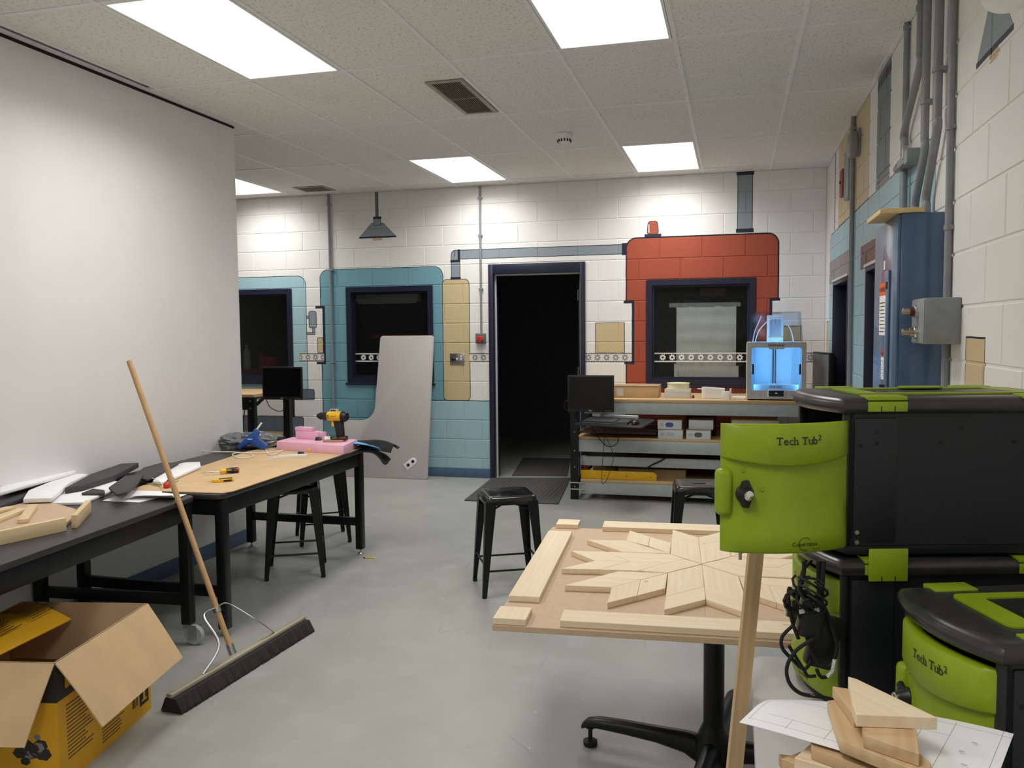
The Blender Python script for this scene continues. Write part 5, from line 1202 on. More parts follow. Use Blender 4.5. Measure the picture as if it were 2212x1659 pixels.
tag(MB().tube(spline(pts, 7), .006, 6).obj('cable_bundle', 'black_rubber', None), 'dark cable bundle tucked under the keyboard tray', 'cable')
pts = [bx(.92, .16, .393), bx(.86, .11, .392), bx(.80, .09, .36), bx(.72, .085, .32), bx(.68, .085, .29)]
tag(MB().tube(spline(pts, 7), .007, 7).obj('black_hose', 'black_rubber', None), 'black cord draped over the lower grey beam', 'cord')

# ------------------------------------------------------------------ 3D printer
PXX = .345
t = thing('printer', 'large boxy 3D printer glowing blue inside, with clear cover, on the bench', 'printer', (PXX, 7.50, ZB)); W_, Dp, Hp = .485, .46, .50
w2_ = W_/2
fo_ = rrect(-w2_, w2_, .012, Hp, .012, 5); fi_ = rrect(-.205, .205, .085, .455, .022, 5)
MB_ = MB(); frame_poly(MB_, fo_, fi_, 0, .012); MB_.obj('front_panel', 'printer_shell', t, bevel=.0015, seg=1)
sh_ = MB(); sh_.box(-w2_, -w2_+.006, .012, Dp, .012, Hp).box(w2_-.006, w2_, .012, Dp, .012, Hp).box(-w2_+.006, w2_-.006, Dp-.006, Dp, .012, Hp).box(-w2_+.006, w2_-.006, .012, Dp-.006, .02, .05)
sh_.obj('shell', 'white_plastic', t, smooth=0)
MB().box(-w2_, w2_, .0, .03, Hp-.004, Hp).box(-w2_, w2_, Dp-.05, Dp, Hp-.004, Hp).box(-w2_, -.19, .03, Dp-.05, Hp-.004, Hp).box(.19, w2_, .03, Dp-.05, Hp-.004, Hp).obj('top_deck', 'white_plastic', t)
for x in (-.2, .2): MB().box(x-.03, x+.03, .02, .06, 0, .012).box(x-.03, x+.03, Dp-.06, Dp-.02, 0, .012).obj('foot', 'black_rubber', t)
M['led_blue'] = emit('blue_led_strip', (.20, .52, 1.0), 38.0)
M['inner_white'] = mat('chamber_lining', S(196, 214, 226), .45, var=.01)
MB().box(-.23, .23, Dp-.012, Dp-.007, .05, Hp-.004).box(-.2365, -.232, .02, Dp-.01, .05, Hp-.02).box(.232, .2365, .02, Dp-.01, .05, Hp-.02).obj('chamber_lining', 'inner_white', t, smooth=0)
for x in (-.226, .226): MB().box(x-.004, x+.004, .016, .024, .10, .45).obj('led_strip', 'led_blue', t, smooth=0)
MB().box(-.2, .2, .016, .024, Hp-.02, Hp-.012).obj('led_strip', 'led_blue', t, smooth=0)
MB().box(-.165, -.160, Dp-.06, Dp-.012, .05, .48).box(.160, .165, Dp-.06, Dp-.012, .05, .48).obj('corner_column', 'inner_white', t)
MB().box(-.013, .013, Dp-.03, Dp-.012, .05, .48).obj('lift_slot', 'black_plastic', t); MB().tube([(0, Dp-.04, .05), (0, Dp-.04, .48)], .005, 8).obj('lead_screw', 'steel', t)
bp_ = MB().box(-.175, .175, .06, .40, .112, .122).obj('build_plate', 'inner_white', t, bevel=.002)
MB().box(-.185, .185, .05, .056, .085, .135).obj('plate_front', 'inner_white', t, bevel=.002)
tx, tf = text_mesh('Ultimaker', .026, bold=.012); MB().add(tx, tf, Matrix.Translation((0, .0494, .108)) @ Matrix.Rotation(R(90), 4, 'X')).obj('lettering', mat('plate_print', S(60, 100, 150), .5), t, smooth=0)
tx, tf = text_mesh('Ultimaker', .030, bold=.03); MB().add(tx, tf, Matrix.Translation((0, -.0006, .467)) @ Matrix.Rotation(R(90), 4, 'X')).obj('lettering', 'ink', t, smooth=0)
MB().prism(rrect(-.065, .065, .442, .462, (.008, .008, 0, 0)), .0, .004, XZ).obj('door_cap', 'printer_shell', t)
for sg in (-1, 1):
    d_ = MB().box(.001 if sg > 0 else -.203, .203 if sg > 0 else -.001, .001, .005, .088, .452).obj('glass_door', 'glass', t, smooth=0)
    MB().prism(rrect(sg*.193-.008, sg*.193+.008, .225, .315, .006), -.002, .004, XZ).obj('handle', 'black_plastic', d_, bevel=.001)
MB().box(-.0015, .0015, .0, .006, .088, .455).obj('door_edge', 'white_plastic', t)
sc_ = MB().prism(rrect(-.07, .07, .028, .095, .010), 0, .010, XZ).obj('display_frame', 'white_plastic', t, bevel=.003)
MB().box(-.062, .062, -.0108, -.010, .035, .088).obj('display', mat('display_glass', S(20, 30, 44), .1), sc_, smooth=0); MB().box(-.009, .009, -.0112, -.0108, .064, .067).obj('display_text', emit('display_glow', (.5, .75, 1), 1.2), sc_, smooth=0)
for x, z in ((-.2, .06), (-.13, .05), (.13, .05), (.2, .06)): MB().lathe([(.004, 0), (.004, .001), (0, .001)], 8, Matrix.Translation((x, 0, z)) @ Matrix.Rotation(R(90), 4, 'X')).obj('screw', 'ink', t)
# air cover
A = .215; B_ = .198; zc0, zc1 = Hp+.002, Hp+.262; y0_, y1_ = .05, .42
pb = [(-A, y0_-.02, zc0), (A, y0_-.02, zc0), (A, y1_, zc0), (-A, y1_, zc0)]; pt = [(-B_, y0_+.015, zc1), (B_, y0_+.015, zc1), (B_, y1_-.03, zc1), (-B_, y1_-.03, zc1)]
MB().add(pb+pt, [(0, 1, 5, 4), (1, 2, 6, 5), (2, 3, 7, 6), (3, 0, 4, 7), (4, 5, 6, 7)]).obj('clear_cover', 'acrylic', t, bevel=.006, smooth=30)
fl = MB().box(-.07, .07, y1_-.10, y1_-.045, Hp, Hp+.235).obj('air_filter', 'white_plastic', t, bevel=.004)
MB().box(-.052, .052, y1_-.102, y1_-.10, Hp+.05, Hp+.215).obj('filter_core', 'grey_conduit', fl, smooth=0)
for i in range(10): MB().box(-.05+i*.0108, -.046+i*.0108, y1_-.106, y1_-.102, Hp+.05, Hp+.215).obj('grille_bar', 'white_plastic', fl, smooth=0)
MB().box(-.055, .068, y1_-.108, y1_-.10, Hp+.038, Hp+.05).obj('filter_tab', 'ply_light', fl)
MB().tube(spline([(-.17, .30, Hp), (-.14, .26, Hp+.10), (-.06, .22, Hp+.19), (0, .21, Hp+.205), (.07, .22, Hp+.19), (.13, .26, Hp+.10), (.155, .30, Hp)], 6), .0045, 8).obj('bowden_tube', 'white_plastic', t)
MB().tube(spline([(-.19, .32, Hp), (-.175, .30, Hp+.09), (-.14, .28, Hp+.18), (-.12, .27, Hp+.23)], 6), .005, 8).obj('bowden_tube', 'white_plastic', t)
tx, tf = text_mesh('Ultimaker', .018, bold=.02); MB().add(tx, tf, Matrix.Translation((0, y0_+.008, zc1-.016)) @ Matrix.Rotation(R(82), 4, 'X')).obj('lettering', 'ink', t, smooth=0)
# ------------------------------------------------------------------ pedestal table with the wooden star
HB = Vector((-.062, 2.935, 0))
t = thing('pedestal_table', 'black four-footed pedestal table holding the fibreboard star project', 'table', HB, R(-9))
MB().prism(rrect(-.40, .40, -.40, .40, .05), .657, .682).obj('tabletop', 'grey_felt', t, bevel=.003)
MB().lathe([(.036, .12), (.036, .64)], 24).obj('column', 'black_paint', t); MB().box(-.24, .24, -.03, .03, .635, .657).box(-.03, .03, -.24, .24, .636, .656).obj('top_plate', 'black_paint', t)
MB().lathe([(.05, .045), (.066, .06), (.066, .10), (.05, .14), (.037, .17)], 24).obj('hub', 'black_paint', t)
for i in range(4):
    ar = MB(); V = []; Fc = []
    path = [(.03, .062, .042, .058), (.10, .085, .034, .040), (.20, .092, .030, .030), (.32, .095, .028, .026), (.42, .094, .027, .022), (.465, .086, .024, .018), (.485, .072, .018, .012)]
    for j, (x, z, hw, hh) in enumerate(path):
        ring = [(x, hw*math.cos(2*math.pi*k_/12)*1.0, z+hh*math.sin(2*math.pi*k_/12)) for k_ in range(12)]; V += ring
        if j: o = 12*(j-1); Fc += [(o+k_, o+(k_+1) % 12, o+12+(k_+1) % 12, o+12+k_) for k_ in range(12)]
    Fc += [tuple(range(11, -1, -1)), tuple(len(V)-12+k_ for k_ in range(12))]
    a_ = ar.add(V, Fc).obj('arm', 'black_paint', t, rz=R(90*i), smooth=60)
    MB().lathe([(.02, 0), (.026, .003), (.027, .018), (.018, .024), (.008, .026), (.008, .065), (.018, .068), (.018, .076)], 16, Matrix.Translation((.455, 0, 0))).obj('levelling_foot', 'black_rubber', a_)
ZBD = .70; O = Vector((-.674, 2.279, ZBD)); RB = R(4.0); SB = 1.22
t = tag(MB().box(0, SB, 0, SB, -.017, 0).obj('fibreboard', 'mdf', None, O, RB, bevel=.001, seg=1), 'square tan fibreboard sheet on the pedestal table', 'board')
MB().box(SB*.5-.0004, SB*.5+.0004, 0.01, SB-.01, 0, .0002).obj('pencil_line', mat('pencil_mark', S(130, 108, 84), .8), t, smooth=0)
BT = .019
def loc_b(px, py, z): q = onz(px, py, z)-O; c_, s_ = math.cos(-RB), math.sin(-RB); return (q.x*c_-q.y*s_, q.x*s_+q.y*c_)
def cz(X, Y): return loc_b(1060+X/3.16, 1100+Y/3.16, ZBD+BT)
inv_rb = Matrix.Translation(O) @ Matrix.Rotation(RB, 4, 'Z')
def plank(name, poly, label=None, cat=None, parent=None, group=None, m='pine', grain=None, th=BT):
    cx = sum(p[0] for p in poly)/len(poly); cy = sum(p[1] for p in poly)/len(poly)
    if grain is None:
        i = max(range(len(poly)), key=lambda i: (poly[i][0]-poly[i-1][0])**2+(poly[i][1]-poly[i-1][1])**2); grain = math.atan2(poly[i][1]-poly[i-1][1], poly[i][0]-poly[i-1][0])
    c_, s_ = math.cos(-grain), math.sin(-grain); q = [((x-cx)*c_-(y-cy)*s_, (x-cx)*s_+(y-cy)*c_) for x, y in poly]
    mb = MB().prism(q, 0, th)
    if parent is None:
        W = inv_rb @ Vector((cx, cy, .0005)); o = mb.obj(name, m, None, W, grain+RB, bevel=.0012, seg=1); tag(o, label, cat, group)
    else: o = mb.obj(name, m, parent, (cx, cy, 0), grain, bevel=.0008, seg=1)
    return o
GS = 'pine border strips around the star'
def rect_from(pts):
    xs = sorted(p[0] for p in pts); ys = sorted(p[1] for p in pts); return (xs[0]+xs[1])/2, (xs[2]+xs[3])/2, (ys[0]+ys[1])/2, (ys[2]+ys[3])/2
def rp(a): x0, x1, y0, y1 = a; return [(x0, y0), (x1, y0), (x1, y1), (x0, y1)]
r = rect_from([cz(413, 145), cz(577, 152), cz(308, 597), cz(98, 590)]); plank('pine_strip', rp(r), 'wide knotty pine border strip on the fibreboard side towards the open floor', 'wood strip', None, GS)
wS = r[1]-r[0]
s1 = cz(68, 660); s2 = cz(285, 668); s3 = cz(15, 742); plank('pine_block', rp((s3[0], s2[0], s3[1], s1[1])), 'short pine offcut on the fibreboard corner, beside the long border strip end', 'wood block', None, 'pine corner offcuts')
n1 = cz(455, 67); n2 = cz(614, 70); n3 = cz(437, 101); plank('pine_block', rp((n3[0]+.005, n2[0], n3[1], n1[1])), 'short pine offcut on the fibreboard corner nearest the loose stool', 'wood block', None, 'pine corner offcuts')
a = cz(497, 685); b = cz(472, 760); plank('pine_strip', rp((b[0], b[0]+.80, b[1], a[1])), 'long pine border strip along the fibreboard edge by the leaning stick', 'wood strip', None, GS)
a = cz(775, 80); b = cz(762, 120); plank('pine_strip', rp((b[0], b[0]+.80, b[1], a[1])), 'long pine border strip along the fibreboard edge by the bench', 'wood strip', None, GS)
# the star: pieces traced on the board, the other half mirrored about its centre line
star = thing('wooden_star', 'eight-pointed star of fitted pine pieces laid on the fibreboard', 'wood star', inv_rb @ Vector((0, 0, .0005)), RB)
ctr = cz(1440, 374)
half = [
 [(948, 145), (1087, 188), (1076, 250), (925, 214)], [(1087, 188), (1232, 230), (1224, 303), (1076, 250)],
 [(655, 208), (925, 214), (1224, 303), (905, 293)],
 [(547, 284), (780, 290), (953, 357), (712, 352)], [(712, 352), (953, 357), (738, 412), (480, 405)],
 [(780, 290), (1225, 306), (1330, 342), (1195, 367), (953, 357)], [(953, 357), (1195, 367), (1000, 420), (738, 412)], [(1330, 342), (1438, 374), (1205, 434), (1000, 420), (1195, 367)],
 [(870, 424), (1203, 436), (1022, 483), (705, 467)], [(705, 467), (1022, 483), (825, 533), (503, 520)],
 [(1022, 483), (1000, 590), (795, 640), (825, 533)], [(1022, 483), (1207, 437), (1193, 540), (1000, 590)],
 [(1210, 436), (1439, 378), (1441, 525), (1196, 594)], [(1196, 594), (1441, 525), (1443, 615), (1183, 688)],
 [(1243, 140), (1438, 193), (1438, 243), (1236, 195)], [(1236, 195), (1438, 243), (1438, 372), (1226, 305)],
]
def shrink(poly, g=.0008):
    cx = sum(p[0] for p in poly)/len(poly); cy = sum(p[1] for p in poly)/len(poly); out = []
    for x, y in poly:
        d = math.hypot(x-cx, y-cy); out.append((x-(x-cx)/d*g, y-(y-cy)/d*g))
    return out
random.seed(5)
for pl in half:
    q = shrink([(ctr[0], cz(*p)[1]) if p[0] >= 1430 else cz(*p) for p in pl]); plank('wood_piece', q, parent=star, m='pine')
    m_ = [(2*ctr[0]-x, y) for x, y in q]; plank('wood_piece', m_, parent=star, m='pine')

# ------------------------------------------------------------------ grey table against the right wall
ZG = .70
t = thing('grey_table', 'grey laminate table against the right wall under the green tubs', 'table', (.43, 1.35, 0))
MB().prism(rrect(-.385, .375, -.85, .88, (.03, .03, .03, .05), 6), ZG-.028, ZG).obj('tabletop', 'grey_felt', t, bevel=.004)
for x in (-.30, .30):
    for y in (-.78, .78): MB().tube([(x, y, 0), (x, y, ZG-.028)], .022, 12).obj('leg', 'black_paint', t)
MB().box(-.30, .30, -.79, -.77, ZG-.09, ZG-.028).box(-.30, .30, .77, .79, ZG-.09, ZG-.028).box(-.31, -.29, -.77, .77, ZG-.09, ZG-.028).box(.29, .31, -.77, .77, ZG-.09, ZG-.028).obj('apron', 'black_paint', t)
# leaning stick
A = Vector((-.042, 1.86, .001)); B = Vector((.060, 2.045, 1.12)); d = (B-A)
t = tag(MB().box(-.55, .55, -.017, .017, -.0095, .0095).obj('wood_stick', 'pine_warm', None), 'long squared pine stick standing on the floor and leaning behind the green tub door', 'stick')
X_ = d.normalized(); Z_ = X_.cross(Vector((.96, .26, 0))).normalized(); Y_ = Z_.cross(X_)
Lk = d.length
t.data.transform(Matrix.Scale(Lk/1.1, 4, (1, 0, 0)))
t.matrix_world = Matrix(((X_.x, Y_.x, Z_.x, (A.x+B.x)/2), (X_.y, Y_.y, Z_.y, (A.y+B.y)/2), (X_.z, Y_.z, Z_.z, (A.z+B.z)/2), (0, 0, 0, 1)))
# ------------------------------------------------------------------ lime and black tubs
TL, TW, TH, BUL = .50, .288, .346, .036
def front_x(y): s = (y-TW/2)/(TW/2); return -BUL*(1-s*s)
def outline(o=0.0, r=.03, nf=14):
    """plan outline of the tub grown by o; front bulges to -x"""
    pts = [(front_x(TW*i/nf)-o, -o+(TW+2*o)*i/nf) for i in range(nf+1)]          # front from near to far
    for k_ in range(5): a = R(90-90*k_/4); pts.append((TL+o-r+r*math.cos(a), TW+o-r+r*math.sin(a)))
    for k_ in range(5): a = R(0-90*k_/4); pts.append((TL+o-r+r*math.cos(a), -o+r+r*math.sin(a)))
    return pts
def door_parts(parent, knob_turn, z0=.022, z1=TH-.05):
    """door in its own frame: hinge line at the origin, y runs to the free edge, outer face to -x"""
    Hd = z1-z0; W0, W1 = .004, TW-.004
    def zb_(y): s = (y-TW/2)/(TW/2); return z0+Hd*(.745-.065*(1-s*s))
    rows = [(lambda y: z0, .010), (lambda y: z0+.006, .016), (lambda y: z0+.042, .016), (lambda y: z0+.075, .006), (lambda y: z0+Hd*.4, .004), (lambda y: zb_(y)-.03, .003), (lambda y: zb_(y)-.002, .002), (lambda y: zb_(y), .013), (lambda y: zb_(y)+.004, .016), (lambda y: z0+Hd*.85, .016), (lambda y: z1-.006, .016), (lambda y: z1, .010)]
    N = 22; ys = [W0+(W1-W0)*i/N for i in range(N+1)]
    def surf(y, e): 
        s = min(1, (y-W0)/.02, (W1-y)/.02); ee = e*max(.3, math.sin(min(1, max(0, s))*math.pi/2)); return front_x(y)-ee
    V = []; Fc = []; nr = len(rows)
    for y in ys:
        for fn, e in rows: V.append((surf(y, e), y, fn(y)))
    nb_ = len(V)
    for y in ys:
        for fn, e in rows: V.append((front_x(y)+.006, y, fn(y)))
    for i in range(N):
        for j in range(nr-1):
            a = i*nr+j; Fc.append((a, a+1, a+nr+1, a+nr)); b = nb_+a; Fc.append((b, b+nr, b+nr+1, b+1))
        for j in (0, nr-1): a = i*nr+j; Fc.append((a, a+nr, nb_+a+nr, nb_+a))
    for i in (0, N):
        for j in range(nr-1): a = i*nr+j; Fc.append((a, nb_+a, nb_+a+1, a+1))
    dr = MB().add(V, Fc).obj('door', 'lime', parent, smooth=50)
    # finger grip on the free edge
    zc_ = z0+Hd*.47; MB().box(front_x(W1)-.022, front_x(W1)+.012, W1-.020, W1+.014, zc_-.05, zc_+.05).obj('finger_grip', 'lime', dr, bevel=.012, seg=3)
    # knob with lock
    ky = TW-.046; kx = front_x(ky)-.004; kz = zc_-.002
    mm = Matrix.Translation((kx, ky, kz)) @ Matrix.Rotation(R(-90), 4, 'Y')
    kb = MB().lathe([(.019, 0), (.02, .006), (.017, .010), (.014, .022), (.012, .026)], 22, mm).obj('knob', 'black_plastic', dr)
    wg = MB()
    wg.prism([(-.030, -.007), (-.028, .008), (-.011, .012), (.011, .012), (.028, .008), (.030, -.007), (.012, -.013), (-.012, -.013)], .004, .014, Matrix.Translation((kx, ky, kz)) @ Matrix.Rotation(R(-90), 4, 'Y') @ Matrix.Rotation(R(knob_turn), 4, 'Z'))
    wg.obj('wing', 'black_plastic', kb, bevel=.003); MB().lathe([(.0105, .026), (.0105, .029), (.009, .030), (0, .030)], 18, mm).obj('lock_cylinder', 'chrome', kb)
    # lettering bent onto the door face; it reads from the free edge to the hinge
    def letter(txt, size, yc, zc2, e, serif):
        tx, tf = text_mesh(txt, size, serif=serif, bold=.004)
        V = [(front_x(yc-a)-e-.0012, yc-a, zc2+b) for a, b, _ in tx]; return MB().add(V, tf)
    letter('Tech Tub²', .0235, TW*.46, z0+Hd*.845, .016, True).obj('lettering', 'ink', dr, smooth=0)
    letter('Copernicus', .0125, TW*.41, z0+.016, .0155, True).obj('lettering', 'ink', dr, smooth=0)
    rg = MB(); n = 30; V = []; Fc = []
    for k_ in range(n+1):
        a = R(40+250*k_/n)
        for q_ in (.0135, .0146):
            yy = TW*.41-q_*math.cos(a); V.append((front_x(yy)-.0168, yy, z0+.020+q_*math.sin(a)))
        if k_: o = 2*(k_-1); Fc.append((o, o+1, o+3, o+2))
    rg.add(V, Fc).obj('logo_ring', 'ink', dr, smooth=0)
    MB().add([(front_x(TW*.41-u_)-.0168, TW*.41-u_, z0+.0085+v_) for u_, v_ in ((-.012, 0), (.034, 0), (.034, .001), (-.012, .001))], [(0, 1, 2, 3)]).obj('logo_line', 'ink', dr, smooth=0)
    # small moulded lock marks
    for dy, dz in ((0.002, .046), (-.036, .006)):
        yy = ky+dy; MB().box(front_x(yy)-.0055, front_x(yy)-.0035, yy-.004, yy+.004, kz+dz, kz+dz+.005).box(front_x(yy)-.005, front_x(yy)-.0035, yy-.003, yy-.002, kz+dz+.005, kz+dz+.010).obj('moulded_mark', 'lime', dr)
    return dr
def tub(label, loc, rz, door_angle, knob_turn=0, stacked=False):
    t = thing('storage_tub', label, 'tub', loc, rz)
    b_ = MB()
    # shell: back, two sides, floor; front open where the door sits
    b_.prism([p for p in outline(-.004)], .0, .022)
    b_.box(.0, TL-.004, 0, .012, .02, TH-.03).box(.0, TL-.004, TW-.012, TW, .02, TH-.03).box(TL-.016, TL-.004, .012, TW-.012, .02, TH-.03)
    b_.obj('body', 'tub_black', t, bevel=.002, seg=1)
    for y0 in (-.004, TW-.002): MB().box(.012, .105, y0, y0+.006, .03, TH-.045).obj('corner_post', 'tub_black', t, bevel=.002)
    for y in (0, TW-.012): MB().box(-.010, .012, y, y+.012, .02, TH-.03).obj('front_post', 'black_plastic', t, bevel=.002)
    MB().box(.1, .14, .02, TW-.02, .022, TH-.06).box(.14, TL-.02, .02, TW-.02, .10, .11).obj('inner_divider', 'black_plastic', t)
    # drilled holes along the near side
    for hx, hz in ((.06, TH-.075), (.025, TH-.105), (.06, TH-.10), (.20, TH-.10), (.245, TH-.068), (.36, TH-.10), (.41, TH-.068), (.46, TH-.10)):
        MB().lathe([(.0045, 0), (.0045, .001), (0, .001)], 12, Matrix.Translation((hx, -.004 if hx < .1 else .0, hz)) @ Matrix.Rotation(R(90), 4, 'X')).obj('vent_hole', 'vent_hole', t, smooth=0)
    for i in range(10):
        for q_ in range(2): MB().lathe([(.003, 0), (.003, .001), (0, .001)], 8, Matrix.Translation((.125+i*.038+q_*.019, 0, .050-.011*q_)) @ Matrix.Rotation(R(90), 4, 'X')).obj('vent_hole', 'black_plastic', t, smooth=0)
    # lid with a fat rounded rim
    prof = [(.000, TH-.036), (.010, TH-.034), (.016, TH-.024), (.016, TH-.014), (.010, TH-.004), (-.006, TH), (-.030, TH)]
    V = []; Fc = []; base = None
    for o, z in prof:
        ring = outline(o, .04); n = len(ring); V += [(x, y, z) for x, y in ring]
    for L in range(len(prof)-1):
        for k_ in range(n): Fc.append((L*n+k_, L*n+(k_+1) % n, (L+1)*n+(k_+1) % n, (L+1)*n+k_))
    Fc.append(tuple(range((len(prof)-1)*n, len(prof)*n))); Fc.append(tuple(range(n-1, -1, -1)))
    ld = MB().add(V, Fc).obj('lid', 'tub_lid', t, smooth=50)
    # recessed carry handle ringed by a lime inlay
    x0, x1, y0, y1 = .045, TL-.05, .055, TW-.055
    fr_ = MB(); o_ = rrect(x0, x1, y0, y1, .02); i_ = rrect(x0+.05, x1-.05, y0+.028, y1-.028, .012); n2 = len(o_)
    fr_.add([(x, y, TH+.0004) for x, y in o_]+[(x, y, TH+.0004) for x, y in i_]+[(x, y, TH+.004) for x, y in o_]+[(x, y, TH+.004) for x, y in i_], [f_ for i in range(n2) for f_ in ((2*n2+i, 2*n2+(i+1) % n2, 3*n2+(i+1) % n2, 3*n2+i), (i, 2*n2+i, 2*n2+(i+1) % n2, (i+1) % n2), (n2+i, n2+(i+1) % n2, 3*n2+(i+1) % n2, 3*n2+i))])
    fr_.obj('top_inlay', 'lime', ld, smooth=0)
    MB().prism(i_, TH+.0003, TH+.0012).obj('handle_well', 'black_plastic', ld, smooth=0)
    MB().prism([(x0+.05, y0+.028), (x1-.05, y0+.028), (x1-.07, y0+.075), (TL*.6, y0+.078), (TL*.56, y0+.045), (TL*.42, y0+.045), (TL*.38, y0+.078), (x0+.07, y0+.075)], TH+.0012, TH+.005).obj('handle_plate', 'tub_lid', ld, bevel=.0015)
    MB().prism(rrect(TL*.40, TL*.60, y1-.05, y1-.018, .01), TH+.004, TH+.009).obj('handle_grip', 'lime', ld, bevel=.002)
    MB().lathe([(.011, TH+.0005), (.011, TH+.005), (.007, TH+.0055), (.006, TH+.004), (0, TH+.004)], 20, Matrix.Translation((x0+.075, y0+.05, 0))).obj('lock_socket', 'black_gloss', ld)
    # lime clips clasping the rim
    for x in (.035, TL-.13):
        for side in (0, 1):
            yy = -.018 if side == 0 else TW+.012; c_ = MB().box(x, x+.085, yy, yy+.006, TH-.030, TH-.008).obj('clip', 'lime', t, bevel=.002)
            ya, yb = (-.016, .030) if side == 0 else (TW-.03, TW+.016); MB().box(x, x+.085, ya, yb, TH-.006, TH+.0035).obj('clip_top', 'lime', c_, bevel=.002)
            for q_ in (.028, .057): MB().box(x+q_-.001, x+q_+.001, yy-.0005 if side == 0 else yy+.004, yy+.0005 if side == 0 else yy+.0065, TH-.030, TH-.018).obj('clip_slot', 'black_plastic', c_, smooth=0)
    hg = bpy.data.objects.new('door_hinge', None)
    dr = door_parts(t, knob_turn); dr.location = (0, 0, 0); dr.rotation_euler = (0, 0, R(door_angle))
    return t, dr
TA = R(14.94); TB = Vector((.2385, 1.925, ZG))
low, ld_ = tub('lime and black storage tub standing on the grey table under another tub', TB, TA, 0)
top, td_ = tub('upper lime and black tub with its lime door swung wide open', TB+Vector((0, 0, TH+.0095)), TA, 96, 0)
lk = MB().prism(rrect(.035, .12, -.02, .045, .004), -.022, -.021)
fb = (Vector((.289, 1.70, 0))-Vector((.39, 1.446, 0)))
t3, d3_ = tub('separate lime and black tub with a closed door in front of the stacked pair', Vector((.425, 1.470, ZG)), math.atan2(fb.y, fb.x)-math.pi/2-R(3), 0, 40)
# screws on the side of the upper tub
for dz in (.03, .052): MB().lathe([(.005, 0), (.005, .003), (0, .003)], 10, Matrix.Translation((.02, -.004, dz)) @ Matrix.Rotation(R(90), 4, 'X')).obj('screw', 'steel', top)
# lime latch joining the stacked tubs
o_ = MB().box(.04, .125, -.024, -.019, -.052, .020).obj('stack_latch', 'lime', top, bevel=.003)
for q_ in (.068, .097): MB().box(q_-.001, q_+.001, -.0245, -.0235, -.052, -.040).obj('latch_slot', 'black_plastic', o_, smooth=0)
MB().box(-.010, .010, .1, .12, -.001, .001).obj('door_pin', 'steel', top) if False else None
pn = MB().tube([(front_x(TW-.05), TW-.04, .006), (front_x(TW-.05), TW-.04, .024)], .0035, 8).obj('door_pin', 'steel', td_)

# ------------------------------------------------------------------ charger cables hanging beside the tubs
def tp(px, py, dep):      # point seen at a pixel, at a given distance ahead of the camera, in the plane of the tub fronts
    d = ray((px, py)); return Vector((0, 0, CAMZ)) + d*dep
DC = 1.83
t = thing('charger_bundle', 'black power adapters bundled in their cords, hanging beside the lower tub', 'charger', tp(1775, 1370, DC))
b0 = Vector(t.location)
def br(c, sx, sy, sz, rot, name, m='black_plastic', bev=.008):
    mm = Matrix.Translation(c-b0) @ Matrix.Rotation(rot[2], 4, 'Z') @ Matrix.Rotation(rot[1], 4, 'Y') @ Matrix.Rotation(rot[0], 4, 'X')
    return MB().box(-sx/2, sx/2, -sy/2, sy/2, -sz/2, sz/2, mm).obj(name, m, t, bevel=bev)
br(tp(1778, 1385, DC), .06, .035, .115, (0, R(14), .2), 'brick'); br(tp(1752, 1335, DC-.03), .05, .04, .08, (0, R(8), .1), 'brick')
for px, py in ((1732, 1321), (1764, 1318)): br(tp(px, py, DC-.055), .011, .001, .009, (0, R(-12), .1), 'rating_label', 'white_trim', 0)
def cord(pts, r, label, name='power_cord', dep=DC, m='black_rubber'):
    P_ = [tp(x, y, dep+(q[0] if q else 0)) for x, y, *q in pts]
    return MB().tube([q-b0 for q in spline(P_, 6)], r, 8).obj(name, m, t)
cord([(1737, 1212), (1736, 1240), (1728, 1275), (1722, 1310), (1735, 1350), (1760, 1420), (1790, 1440), (1808, 1400), (1795, 1350), (1772, 1300), (1730, 1285)], .0045, 'black power cord wound around the hanging adapter', dep=DC-.035)
cord([(1752, 1212, .06), (1735, 1232, .02), (1728, 1265), (1718, 1290), (1705, 1270), (1704, 1300), (1712, 1345), (1725, 1380)], .004, 'black cord looping out at the side of the adapter bundle', dep=DC-.03)
cord([(1712, 1352), (1690, 1375), (1690, 1400), (1712, 1425), (1735, 1445), (1748, 1435), (1752, 1425)], .004, 'black cord forming a wide loop below the adapter bundle', dep=DC-.02)
cord([(1757, 1380), (1720, 1405), (1700, 1440), (1705, 1475), (1730, 1498), (1770, 1505), (1815, 1515)], .0042, 'long black cord dropping from the adapter onto the grey table', dep=DC-.05)
cord([(1704, 1395), (1735, 1445), (1745, 1460), (1762, 1460)], .0038, 'short black cord end touching the lower tub door', dep=DC-.035)
cord([(1768, 1212), (1768, 1235), (1769, 1290), (1771, 1320)], .0045, 'black cord hanging straight down in front of the lower tub', dep=DC-.03)
cord([(1779, 1212), (1777, 1240), (1774, 1300), (1772, 1330)], .0055, 'thicker black cord hanging down in front of the lower tub', dep=DC-.035)
cc0 = tp(1738, 1292, DC-.05)-b0
random.seed(4)
for i in range(9):
    a = i*.35; c = Vector((random.uniform(-.02, .02), random.uniform(-.015, .015), random.uniform(-.025, .03)))
    MB().tube([cc0+c+Vector((.03*math.cos(q_*.55+a), .014*math.sin(q_*.9+a), .022*math.sin(q_*.55+a*.7))) for q_ in range(12)], .0028, 6).obj('coil_turn', 'black_rubber', t)
MB().tube([q-b0 for q in spline([tp(x, y, DC-.055) for x, y in ((1786, 1462), (1798, 1450), (1803, 1425))], 6)], .0045, 8).obj('cable_sleeve', mat('ribbed_sleeve', S(190, 190, 186), .5, var=.3, scale=300), t)
MB().tube([q-b0 for q in spline([tp(x, y, DC-.052) for x, y in ((1764, 1445), (1768, 1455), (1775, 1463), (1786, 1462))], 6)], .004, 8).obj('power_cord', 'black_rubber', t)

